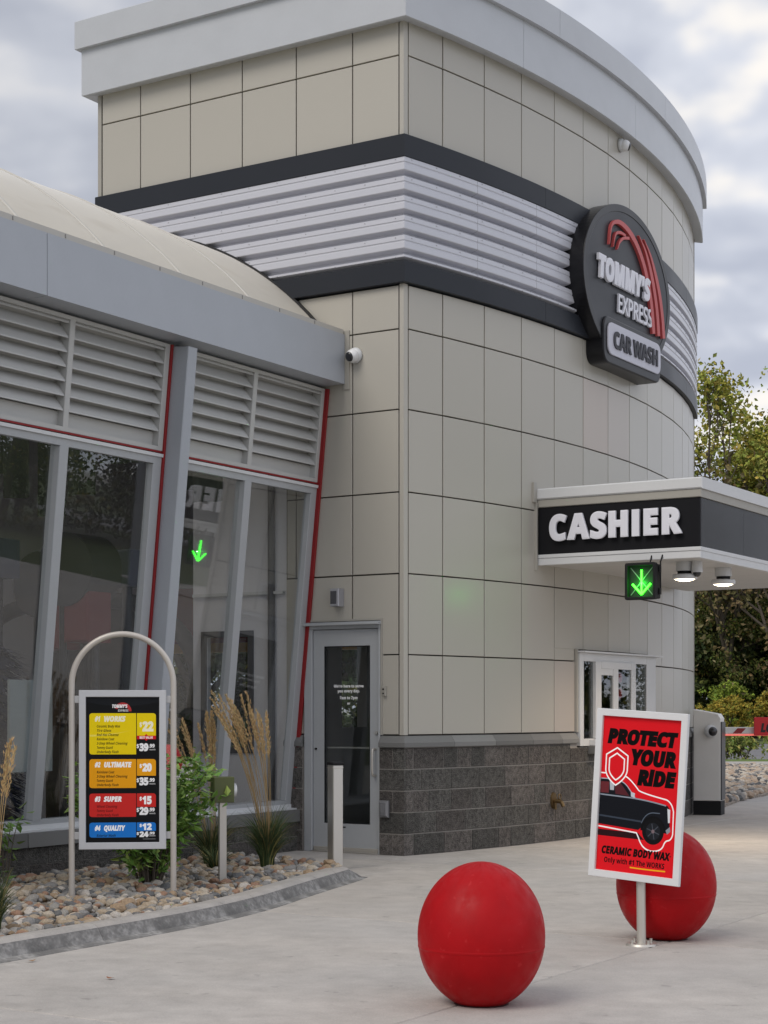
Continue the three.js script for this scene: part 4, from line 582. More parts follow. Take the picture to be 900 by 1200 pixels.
{
  const c = document.createElement('canvas'); c.width = 1000; c.height = 1960; const g = c.getContext('2d'); const X = u => u * 1000, Y = v => v * 1960;
  g.fillStyle = '#101113'; g.fillRect(0, 0, 1000, 1960); g.fillStyle = '#1a1c20'; g.beginPath(); g.moveTo(0, 0); g.lineTo(1000, 0); g.lineTo(1000, 70); g.quadraticCurveTo(500, 190, 0, 70); g.fill();
  // small logo
  g.fillStyle = '#b8393b'; g.beginPath(); g.arc(X(0.50), Y(0.102), 118, Math.PI * 1.12, Math.PI * 2); g.lineTo(X(0.50) + 75, Y(0.102)); g.arc(X(0.50), Y(0.108), 82, Math.PI * 1.95, Math.PI * 1.15, true); g.fill();
  fitText(g, "TOMMY'S", X(0.355), Y(0.078), 205, 42, { fill: '#f2f2f2', stroke: 9, skew: 0.1 }); fitText(g, 'EXPRESS', X(0.435), Y(0.104), 140, 28, { fill: '#e8e8e8', skew: 0.1 });
  const sec = [['#f0d409', 0.115, 0.396, 0.29, '#1', 'WORKS', '22', '39', ['Ceramic Body Wax', 'Tire Gloss', 'Red Hot Cleanse', 'Rainbow Coat', '3-Step Wheel Cleaning', 'Tommy Guard', 'Underbody Flush'], '#fbf7dc', '99'],
    ['#eea312', 0.428, 0.625, 0.542, '#2', 'ULTIMATE', '20', '35', ['Rainbow Coat', '3-Step Wheel Cleaning', 'Tommy Guard', 'Underbody Flush'], '#fff', '99'],
    ['#cf2c28', 0.662, 0.822, 0.755, '#3', 'SUPER', '15', '29', ['Wheel Cleaning', 'Tommy Guard', 'Underbody Flush'], '#fff', '99'],
    ['#1f78cf', 0.860, 0.962, 0.919, '#4', 'QUALITY', '12', '24', ['Exterior Wash'], '#fff', '99']];
  for (const [col, v0, v1, vp, num, nm, pr, mo, list, tc, cent] of sec) {
    rrect(g, X(0.055), Y(v0), X(0.625), Y(v1 - v0), [42, 6, 6, 42], col); rrect(g, X(0.69), Y(v0), X(0.255), Y(vp - v0), [6, 42, 6, 6], col);
    if (nm === 'WORKS') { g.save(); g.globalAlpha = 0.35; g.fillStyle = '#fff'; g.beginPath(); g.moveTo(X(0.06), Y(0.275)); g.quadraticCurveTo(X(0.35), Y(0.27), X(0.66), Y(0.225)); g.quadraticCurveTo(X(0.40), Y(0.262), X(0.06), Y(0.262)); g.fill(); g.restore(); }
    const th = nm === 'WORKS' ? 66 : 64, ty = Y(v0) + th + 42; fitText(g, num, X(0.125), ty, 72, th, { fill: tc, stroke: 8, skew: 0.15 }); fitText(g, nm, X(0.245), ty, { WORKS: 285, ULTIMATE: 365, SUPER: 235, QUALITY: 275 }[nm], th, { fill: tc, stroke: 9, skew: 0.15 });
    list.forEach((t, i) => fitText(g, t, X(0.15), ty + 84 + i * 57, t.length * 19.6, 34, { fill: nm === 'SUPER' ? '#5a0f10' : '#15140c', font: 'italic bold' }));
    const ph = nm === 'WORKS' ? 118 : nm === 'QUALITY' ? 80 : 98, py = Y((v0 + vp) / 2) + ph / 2 + (nm === 'WORKS' ? 6 : 0); fitText(g, '$', X(0.725), py - ph * 0.45, 32, ph * 0.5, { fill: tc, stroke: 7 }); fitText(g, pr, X(0.765), py, nm === 'WORKS' ? 145 : 122, ph, { fill: tc, stroke: 10 });
    if (nm === 'WORKS') { g.fillStyle = '#d21f26'; g.fillRect(X(0.69), Y(0.268), X(0.255), Y(0.025)); g.beginPath(); g.moveTo(X(0.79), Y(0.27)); g.lineTo(X(0.815), Y(0.256)); g.lineTo(X(0.84), Y(0.27)); g.moveTo(X(0.79), Y(0.291)); g.lineTo(X(0.815), Y(0.305)); g.lineTo(X(0.84), Y(0.291)); g.fill(); fitText(g, 'BEST VALUE', X(0.725), Y(0.289), 180, 30, { fill: '#fff', stroke: 3 }); }
    const my = nm === 'QUALITY' ? Y(0.958) : Y(vp) + 122 + (nm === 'WORKS' ? 36 : 0) + (nm === 'SUPER' ? -22 : 0), mh = nm === 'QUALITY' ? 66 : 92; fitText(g, '$', X(0.685), my - mh * 0.38, 34, mh * 0.55, { fill: '#f4f4f4', stroke: 6 }); fitText(g, mo, X(0.725), my, 118, mh, { fill: '#f4f4f4', stroke: 10 }); fitText(g, '.' + cent, X(0.845), my - mh * 0.46, 84, mh * 0.5, { fill: '#f4f4f4', stroke: 6 }); fitText(g, '/month', X(0.855), my - 4, 84, 20, { fill: '#d8d8d8' });
  }
  g.fillStyle = '#999'; g.fillRect(X(0.77), Y(0.972), X(0.17), 6);
  // hoop
  const o = thing('menu_board', 'wash menu board in a grey frame held by an arched steel hoop', 'sign', L2W(0.402, 0.05, 4.375), 0.10);
  const hw = 0.343, top = 1.815, pts = [V(-hw, -0.05, 0)]; const cvp = new THREE.CurvePath(); cvp.add(new THREE.LineCurve3(V(-hw, -0.05, 0), V(-hw, top - hw - 0.018, 0))); const arcP = []; for (let i = 0; i <= 40; i++) { const a = Math.PI - i / 40 * Math.PI; arcP.push(V(Math.cos(a) * hw, top - hw - 0.018 + Math.sin(a) * hw, 0)); }
  const full = [V(-hw, -0.05, 0), V(-hw, 0.5, 0), V(-hw, 1.0, 0), V(-hw, 1.3, 0), ...arcP, V(hw, 1.3, 0), V(hw, 1.0, 0), V(hw, 0.5, 0), V(hw, -0.05, 0)];
  M('hoop', new THREE.TubeGeometry(new THREE.CatmullRomCurve3(full, false, 'centripetal'), 160, 0.0205, 14), S(rgb(0.56, 0.52, 0.47), { metalness: 0.35, roughness: 0.42 }), o);
  const b0 = 0.335, b1 = 1.412, w = 0.291, f = 0.041; const fr = new THREE.Shape(); fr.moveTo(-w, b0); fr.lineTo(w, b0); fr.lineTo(w, b1); fr.lineTo(-w, b1); const hh = new THREE.Path(); hh.moveTo(-w + f, b0 + f); hh.lineTo(-w + f, b1 - f); hh.lineTo(w - f, b1 - f); hh.lineTo(w - f, b0 + f); fr.holes.push(hh);
  M('frame', new THREE.ExtrudeGeometry(fr, { depth: 0.03, bevelEnabled: true, bevelSize: 0.003, bevelThickness: 0.004, bevelSegments: 1 }).translate(0, 0, -0.012), S(rgb(0.60, 0.61, 0.63), { metalness: 0.2, roughness: 0.4, map: dirtMap }), o);
  M('back_plate', bb(-w + 0.006, w - 0.006, b0 + 0.006, b1 - 0.006, -0.022, -0.0165), greyPaint, o);
  M('menu_print', new THREE.PlaneGeometry(2 * (w - f) + 0.004, b1 - b0 - 2 * f + 0.004), Ph(0xffffff, { map: signFace(c), roughness: 0.4, specularIntensity: 0.35 }), o, [0, (b0 + b1) / 2, 0.004]);
  for (const y of [b0 + 0.09, b1 - 0.06]) for (const s of [-1, 1]) M('bracket', cbox(0.055, 0.05, 0.02), S(rgb(0.5, 0.5, 0.5), { metalness: 0.3, roughness: 0.4 }), o, [s * 0.312, y, -0.004]);
}
// ================================================================ BOLLARD, STEEL POST WITH BOX
{
  const b = thing('steel_bollard', 'square stainless steel bollard with a dark cap in front of the door', 'bollard', L2W(0.235, 0, 1.49), 0.55);
  M('post', cbox(0.098, 0.875, 0.098, 0.006), steel, b, [0, 0.4375, 0]); M('cap', cbox(0.108, 0.022, 0.108, 0.006), blackMatte, b, [0, 0.886, 0]);
  M('collar', cbox(0.104, 0.006, 0.104, 0.002), steelSat, b, [0, 0.85, 0]);
  const p = thing('sensor_post', 'thin steel post carrying a box coloured olive for a green reflection among the grasses', 'post', L2W(0.36, 0.04, 3.20), 0.35);
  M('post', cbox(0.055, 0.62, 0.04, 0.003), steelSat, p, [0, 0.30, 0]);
  M('box', cbox(0.155, 0.19, 0.11, 0.004), S(rgb(0.085, 0.10, 0.030), { roughness: 0.4 }), p, [0.0, 0.70, 0]); M('sensor_disc', new THREE.CylinderGeometry(0.05, 0.05, 0.03, 24).rotateZ(Math.PI / 2), whitePaint, p, [0.085, 0.695, 0.0]);  // even olive on the box stands in for the green bush mirrored in it
}
// ================================================================ RED BALL BOLLARDS
{
  const prof = []; const a = 0.289, b = 0.333, c0 = 0.310; for (let i = 0; i <= 60; i++) { const t = -Math.PI / 2 + 0.385 + i / 60 * (Math.PI - 0.385); let r = a * Math.cos(t), y = c0 + b * Math.sin(t); if (y < 0.001) y = 0.001; prof.push(new THREE.Vector2(Math.max(0, r), y)); }
  const seam = 0.262, rAt = y => a * Math.sqrt(1 - ((y - c0) / b) ** 2); { const k = prof.findIndex(p => p.y > seam + 0.006); for (let i = prof.length - 1; i >= 0; i--) if (Math.abs(prof[i].y - seam) < 0.008) prof.splice(i, 1); const j = prof.findIndex(p => p.y > seam); prof.splice(j, 0, ...[[-0.0075, 0], [-0.005, 0.0014], [0.002, 0.0018], [0.0045, 0.0003], [0.0075, 0]].map(([d, e]) => new THREE.Vector2(rAt(seam + d) + e, seam + d))); }
  prof.unshift(new THREE.Vector2(0, 0.001)); const geo = new THREE.LatheGeometry(prof, 72); { const uv = geo.attributes.uv; for (let i = 0; i < uv.count; i++) uv.setXY(i, uv.getX(i) * 2.4, uv.getY(i) * 1.2); }
  const map = tex(512, (u, v) => { const k = 0.95 + tfbm(u, v, 6, 41.1, 5) * 0.22, s = sm(0.26, 0.46, tfbm(u, v, 24, 43.1, 4)) * 0.10 + sm(0.18, 0.5, tfbm(u * 1, v * 1, 5, 47.3, 5)) * 0.035; return [0.40 * k + s * 0.6, 0.0012 * k + s * 0.12, 0.0045 * k + s * 0.12]; }, true, 1.2), ro = tex(256, (u, v) => { const k = 0.56 + tfbm(u, v, 9, 45.1, 4) * 0.4; return [k, k, k]; }, false, 0.8);
  const ballM = Ph(0xffffff, { map, roughness: 0.95, roughnessMap: ro, specularIntensity: 0.42 });
  const first = thing('ball_bollard', 'large red ball bollard in front on the concrete, nearest to the camera', 'bollard', V(0.441, 0, -7.735), 0.4, 'red ball bollards');
  M('ball', geo, ballM, first); M('base_ring', new THREE.CylinderGeometry(0.115, 0.125, 0.006, 40).translate(0, 0.003, 0), S(rgb(0.05, 0.02, 0.02)), first);
  for (const [x, z, l, t] of [[1.642, -9.93, 'red ball bollard standing behind the tilted poster sign', 2.1], [-4.30, -34.0, 'far red ball bollard glimpsed through the tunnel glass', 4]]) { const k = first.clone(); k.name = numbered('ball_bollard'); k.position.set(x, 0, z); k.rotation.y = t; k.userData = { label: l, category: 'bollard', group: 'red ball bollards' }; scene.add(k); }
}
// ================================================================ POSTER SIGN
{
  const c = document.createElement('canvas'); c.width = 900; c.height = 1460; const g = c.getContext('2d'), X = u => u * 900, Y = v => v * 1460;
  g.fillStyle = '#e01420'; g.fillRect(0, 0, 900, 1460);
  fitText(g, 'PROTECT', X(0.065), Y(0.173), 770, 122, { stroke: 13, skew: 0.16 }); fitText(g, 'YOUR', X(0.375), Y(0.300), 492, 130, { stroke: 13, skew: 0.16 }); fitText(g, 'RIDE', X(0.470), Y(0.425), 415, 128, { stroke: 13, skew: 0.16 });
  const path = (p, close) => { g.beginPath(); p.forEach((q, i) => i ? (q.length === 2 ? g.lineTo(X(q[0]), Y(q[1])) : g.quadraticCurveTo(X(q[0]), Y(q[1]), X(q[2]), Y(q[3]))) : g.moveTo(X(q[0]), Y(q[1]))); if (close) g.closePath(); };
  // pickup truck, side view, front to the right, cut by the left edge
  g.fillStyle = '#2a0d12'; path([[0, 0.735], [0.52, 0.735], [0.6, 0.775], [0, 0.775]], 1); g.fill();
  g.fillStyle = '#10131a'; path([[0, 0.405], [0.20, 0.403], [0.30, 0.410, 0.355, 0.450], [0.45, 0.512], [0.80, 0.533, 0.872, 0.546], [0.90, 0.570], [0.908, 0.69], [0.88, 0.72], [0.80, 0.715], [0.55, 0.70], [0.52, 0.715], [0, 0.70]], 1); g.fill();
  g.fillStyle = '#6a2a30'; path([[0, 0.428], [0.12, 0.426], [0.12, 0.498], [0, 0.500]], 1); g.fill(); g.fillStyle = '#57242b'; path([[0.19, 0.427], [0.265, 0.428], [0.385, 0.506], [0.205, 0.500]], 1); g.fill();
  g.fillStyle = '#b9bec6'; path([[0.125, 0.418], [0.185, 0.418], [0.185, 0.478], [0.135, 0.478]], 1); g.fill();
  g.strokeStyle = '#aab2bd'; g.lineWidth = 10; path([[0, 0.408], [0.20, 0.406], [0.31, 0.414, 0.37, 0.456], [0.46, 0.514]]); g.stroke(); g.lineWidth = 13; g.strokeStyle = '#8e97a3'; path([[0, 0.510], [0.40, 0.516], [0.62, 0.522, 0.85, 0.545]]); g.stroke();
  g.strokeStyle = '#39424f'; g.lineWidth = 16; path([[0, 0.645], [0.55, 0.660]]); g.stroke(); g.fillStyle = '#c6ccd4'; path([[0.40, 0.478], [0.455, 0.485], [0.45, 0.515], [0.405, 0.508]], 1); g.fill();
  g.strokeStyle = '#5b6674'; g.lineWidth = 9; path([[0.555, 0.67], [0.60, 0.60, 0.70, 0.597], [0.78, 0.597]]); g.stroke(); g.fillStyle = '#d8dde3'; path([[0.868, 0.562], [0.905, 0.568], [0.908, 0.65], [0.885, 0.652]], 1); g.fill(); g.fillStyle = '#8c939c'; path([[0.86, 0.70], [0.91, 0.675], [0.92, 0.705], [0.88, 0.725]], 1); g.fill();
  const wheel = (u, v, r) => { g.fillStyle = '#07080b'; g.beginPath(); g.arc(X(u), Y(v), r * 1.16, Math.PI, 0); g.fill(); g.fillStyle = '#0c0d10'; g.beginPath(); g.arc(X(u), Y(v), r, 0, 7); g.fill(); g.fillStyle = '#1d2026'; g.beginPath(); g.arc(X(u), Y(v), r * 0.66, 0, 7); g.fill(); g.strokeStyle = '#4a4f58'; g.lineWidth = 9; for (let i = 0; i < 6; i++) { const a = i * 1.047 + 0.3; g.beginPath(); g.moveTo(X(u) + Math.cos(a) * r * 0.16, Y(v) + Math.sin(a) * r * 0.16); g.lineTo(X(u) + Math.cos(a) * r * 0.6, Y(v) + Math.sin(a) * r * 0.6); g.stroke(); } g.fillStyle = '#7b6a70'; g.beginPath(); g.arc(X(u), Y(v), r * 0.15, 0, 7); g.fill(); }; wheel(0.705, 0.715, 122);
  g.strokeStyle = '#fff'; g.lineWidth = 13; g.lineJoin = 'round'; path([[0, 0.372], [0.08, 0.372]]); g.stroke(); path([[0.31, 0.380], [0.38, 0.390, 0.50, 0.465], [0.56, 0.482, 0.85, 0.507], [0.925, 0.522, 0.945, 0.58], [0.95, 0.72], [0.94, 0.755, 0.90, 0.762], [0.86, 0.765, 0.845, 0.795], [0.82, 0.838, 0.70, 0.84], [0.58, 0.838, 0.53, 0.765], [0.50, 0.735], [0, 0.715]]); g.stroke();
  g.lineWidth = 14; path([[0.20, 0.205], [0.34, 0.252], [0.34, 0.345], [0.33, 0.40, 0.20, 0.445], [0.07, 0.40, 0.065, 0.345], [0.065, 0.252]], 1); g.fillStyle = '#e01420'; g.fill(); g.stroke(); path([[0.20, 0.240], [0.298, 0.275], [0.298, 0.342], [0.29, 0.38, 0.20, 0.412], [0.11, 0.38, 0.107, 0.342], [0.107, 0.275]], 1); g.stroke();
  fitText(g, 'CERAMIC BODY WAX', X(0.065), Y(0.886), 770, 66, { stroke: 9, skew: 0.12 }); fitText(g, '™', X(0.925), Y(0.872), 20, 22, {}); fitText(g, 'Only with #1 The WORKS', X(0.105), Y(0.943), 690, 48, { font: '', stroke: 2, skew: 0.02 });
  g.strokeStyle = '#f6b41c'; g.lineWidth = 13; path([[0.44, 0.959], [0.65, 0.962, 0.885, 0.958]]); g.stroke();
  const yaw = 0.60, o = thing('poster_sign', 'tilted red PROTECT YOUR RIDE poster in a white frame on a steel post', 'sign', V(1.448, 0, -9.64), -yaw);
  M('post', rod(V(0, 0.0, -0.015), V(-0.005, 0.50, -0.015), 0.026, 0.026, 20), steelSat, o); M('foot_plate', new THREE.CylinderGeometry(0.085, 0.09, 0.012, 28).translate(0, 0.006, -0.015), steelSat, o); for (let k = 0; k < 4; k++) M('bolt', new THREE.CylinderGeometry(0.009, 0.009, 0.03, 8), steel, o, [Math.cos(k * 1.57 + 0.5) * 0.065, 0.02, -0.015 + Math.sin(k * 1.57 + 0.5) * 0.065]);
  const W = 0.280, H2 = 0.478, f = 0.036, roll = -0.062, cy = 0.845; const fs = new THREE.Shape(); fs.moveTo(-W, -H2); fs.lineTo(W, -H2); fs.lineTo(W, H2); fs.lineTo(-W, H2); const fh = new THREE.Path(); fh.moveTo(-W + f, -H2 + f); fh.lineTo(-W + f, H2 - f); fh.lineTo(W - f, H2 - f); fh.lineTo(W - f, -H2 + f); fs.holes.push(fh);
  const fr = M('frame', new THREE.ExtrudeGeometry(fs, { depth: 0.022, bevelEnabled: true, bevelSize: 0.002, bevelThickness: 0.004, bevelSegments: 1 }).translate(0, 0, 0.016), S(rgb(0.74, 0.745, 0.75), { roughness: 0.4, map: dirtMap }), o, [0.0, cy, 0], [0, 0, roll]);
  M('back_plate', bb(-W + 0.004, W - 0.004, -H2 + 0.004, H2 - 0.004, 0.010, 0.0155), whitePaint, fr); M('poster_print', new THREE.PlaneGeometry(2 * (W - f) + 0.004, 2 * (H2 - f) + 0.004), Ph(0xffffff, { map: signFace(c), roughness: 0.4, specularIntensity: 0.35 }), fr, [0, 0, 0.024]);
}
// ================================================================ BARRIER GATE
{
  const o = thing('barrier_gate', 'white barrier gate with black base and red striped arm past the curved wall', 'barrier', V(4.14, 0, -21.75), -0.35);
  const s = new THREE.Shape(); [[-0.16, 0.19], [0.16, 0.19], [0.16, 1.22], [0.13, 1.27], [-0.16, 1.325]].forEach((p, i) => i ? s.lineTo(...p) : s.moveTo(...p));
  M('cabinet', new THREE.ExtrudeGeometry(s, { depth: 0.28, bevelEnabled: true, bevelSize: 0.012, bevelThickness: 0.012, bevelSegments: 3 }).translate(0, 0, -0.14), S(rgb(0.78, 0.76, 0.72), { roughness: 0.45, map: dirtMap }), o);
  M('base', cb(-0.172, 0.178, 0.0, 0.176, -0.15, 0.155, 0.006), blackMatte, o);
  M('side_door', cb(0.173, 0.188, 0.19, 1.18, -0.145, 0.148, 0.004), S(rgb(0.055, 0.055, 0.058), { roughness: 0.4 }), o);
  const ba = M('camera_ball', new THREE.SphereGeometry(0.082, 24, 18), whitePaint, o, [0.055, 1.06, 0.20]); M('camera_mount', new THREE.CylinderGeometry(0.05, 0.06, 0.05, 20).rotateX(Math.PI / 2).translate(-0.02, 0.01, -0.04), whitePaint, ba); M('camera_lens', new THREE.SphereGeometry(0.06, 20, 14), blackGloss, ba, [0.032, 0, 0.042]);
  const arm = M('arm', cb(0.0, 3.2, -0.045, 0.045, -0.03, 0.03, 0.008), S(rgb(0.68, 0.67, 0.65), { roughness: 0.4 }), o, [0.044, 1.065, -0.229], [0, 0.37, 0]);
  for (let k = 0; k < 3; k++) { const q = new THREE.Shape(); const x = 0.22 + k * 1.1; q.moveTo(x, -0.036); q.lineTo(x + 0.11, -0.036); q.lineTo(x + 0.17, 0.03); q.lineTo(x + 0.06, 0.03); M('red_stripe', new THREE.ExtrudeGeometry(q, { depth: 0.002, bevelEnabled: false }).translate(0, 0, 0.0305), redTrim, arm); }
  M('light_strip', cb(0.10, 3.2, -0.066, -0.047, -0.012, 0.034, 0.004), new THREE.MeshStandardMaterial({ color: rgb(0.6, 0.2, 0.18), emissive: rgb(1, 0.18, 0.14), emissiveIntensity: 0.55, roughness: 0.5 }), arm);
  const c = document.createElement('canvas'); c.width = 512; c.height = 128; const g = c.getContext('2d'); g.fillStyle = '#c9141c'; g.fillRect(0, 0, 512, 128); fitText(g, 'LO', 38, 104, 88, 60, { skew: 0.15, stroke: 9 });
  const sg = thing('arm_sign', 'red sign plate hanging on the barrier arm at the right edge', 'sign', V(4.74, 1.0, -21.87), 0.02); M('plate', cbox(0.95, 0.235, 0.012, 0.003), S(rgb(0.55, 0.02, 0.025), { roughness: 0.45 }), sg, [0.475, 0.12, 0]); M('print', new THREE.PlaneGeometry(0.93, 0.225), S(0xffffff, { map: signFace(c), roughness: 0.4 }), sg, [0.475, 0.12, 0.008]);
}
// ================================================================ FAR GROUND
{
  const slab = (n, pts, y0, h, mat, lab) => { const s = new THREE.Shape(); pts.forEach((p, i) => i ? s.lineTo(p[0], -p[1]) : s.moveTo(p[0], -p[1])); const m = struct(n, new THREE.ExtrudeGeometry(s, { depth: h, bevelEnabled: false }).rotateX(-Math.PI / 2), mat, [0, y0, 0]); m.userData.label = lab; return m; };
  slab('gravel_area', [[3.2, -23.0], [4.45, -22.75], [4.75, -23.6], [5.3, -25.2], [6.05, -26.7], [7.4, -28.3], [9.5, -29.6], [13, -30.4], [22, -30.8], [22, -39.6], [3.2, -39.6]], -0.08, 0.115, S(0xffffff, { roughness: 1, map: tex(512, (u, v) => { const k = 0.8 + tfbm(u, v, 40, 51.1, 4) * 1.3; return [0.36 * k, 0.31 * k, 0.26 * k]; }, true, 1.5) }), 'tan gravel area beyond the barrier gate');
  slab('lane_concrete', [[-40, -29], [40, -29], [40, -40], [-40, -40]], -0.085, 0.06, concrete, 'concrete lane behind the car wash');
  slab('far_kerb', [[-10, -39.7], [60, -39.7], [60, -41.6], [-10, -41.6]], -0.085, 0.16, curbMat, 'pale concrete kerb beyond the gravel');
  slab('grass_strip', [[-60, -41.7], [80, -41.7], [80, -45.5], [-60, -45.5]], -0.085, 0.10, S(0xffffff, { roughness: 1, map: grassMap, color: rgb(1.5, 1.7, 1.2) }), 'narrow grass strip behind the far kerb');
  slab('road', [[-90, -46], [120, -46], [120, -70], [-90, -70]], -0.085, 0.02, S(0xffffff, { roughness: 0.95, map: asphaltMap }), 'grey asphalt road in front of the trees');
  const r = rngOf(61), n = 4200, g = new THREE.IcosahedronGeometry(1, 0), p = g.attributes.position; for (let i = 0; i < p.count; i++) p.setY(i, p.getY(i) * 0.65); g.computeVertexNormals();
  const im = new THREE.InstancedMesh(g, S(0xffffff, { roughness: 0.85 }), n), d = new THREE.Object3D(), cols = [[0.44, 0.36, 0.28], [0.50, 0.45, 0.38], [0.28, 0.26, 0.24], [0.10, 0.10, 0.10], [0.40, 0.30, 0.22]];
  for (let i = 0; i < n; i++) { const z = -23 - r() * 16.4; let x0 = z > -28 ? 4.5 : 4.8, x = x0 + r() * 4.6; const lim = z > -26.7 ? 4.75 + (-z - 23.6) * 0.42 - 0.1 : z > -28.3 ? 6.0 + (-z - 26.7) * 0.84 - 0.1 : 40; if (x > lim) x = 4.2 + r() * (lim - 4.2); const s = 0.035 + r() * 0.055; d.position.set(x, 0.045 + r() * 0.02, z); d.rotation.set(r(), r() * 6, r()); d.scale.setScalar(s); d.updateMatrix(); im.setMatrixAt(i, d.matrix); im.setColorAt(i, rgb(...cols[Math.floor(r() * 5)])); }
  im.name = 'gravel_stones'; im.userData = { kind: 'stuff', label: 'loose tan and dark gravel stones beyond the barrier gate', category: 'gravel' }; scene.add(im);
}
// ================================================================ TREES AND THICKET
function treeProto(seed, H, CR, nLeaf, leaf, cols, low, clump = 0.085) {
  const r = rngOf(seed), st = [], tips = [];
  const grow = (p, d, len, rad, lvl) => { const q = p.clone().addScaledVector(d, len); st.push(rod(p, q, rad, rad * 0.72, lvl > 1 ? 5 : 7)); if (lvl >= 4) { tips.push(q); return; } const n = lvl === 0 ? 5 : 3; for (let i = 0; i < n; i++) { const e = d.clone().add(rdir(r).multiplyScalar(0.75)); e.y = Math.abs(e.y) * 0.9 + 0.15; e.normalize(); grow(p.clone().lerp(q, 0.55 + 0.45 * r()), e, len * (0.62 + 0.18 * r()), rad * 0.6, lvl + 1); } };
  grow(V(0, -0.2, 0), V(0.03, 1, 0.02).normalize(), H * 0.30, H * 0.016, 0);
  let mx = 0, my = 0; tips.forEach(t => { my = Math.max(my, t.y); mx = Math.max(mx, Math.hypot(t.x, t.z)); });
  const sy = H * 0.96 / my, sx = CR / mx; const lf = []; tips.forEach(t => t.set(t.x * sx, t.y * sy, t.z * sx)); st.forEach(g => g.scale(sx, sy, sx));
  const extra = []; for (let i = 0; i < 60; i++) { const a = r() * 6.28, rr = CR * Math.sqrt(r()), y = H * (low + (0.85 - low) * r()); extra.push(V(Math.cos(a) * rr, y, Math.sin(a) * rr)); }
  const hubs = tips.concat(extra); for (let i = 0; i < nLeaf; i++) { const h = hubs[Math.floor(r() * hubs.length)], k = clump * H * Math.pow(r(), 0.6); const p = h.clone().add(rdir(r).multiply(V(1, 0.75, 1)).multiplyScalar(k)); if (p.y < H * low * 0.8) p.y = H * low * (0.8 + r() * 0.4); const d = rdir(r), n = d.clone().cross(rdir(r)).normalize(), l = leaf * (0.6 + 0.8 * r()); lf.push({ p, d, n, l, w: l * 0.62, c: vary(r, cols[Math.floor(r() * cols.length)], 0.7) }); }
  return { trunk: flat(st), crown: leafMesh(lf) };
}
function placeTree(pr, name, label, x, z, s, turn, group, cat = 'tree') { const g = thing(name, label, cat, V(x, -0.09, z), turn, group); g.scale.setScalar(s); M('trunk', pr.trunk, barkMat, g); M('crown', pr.crown, farLeafMat, g); return g; }
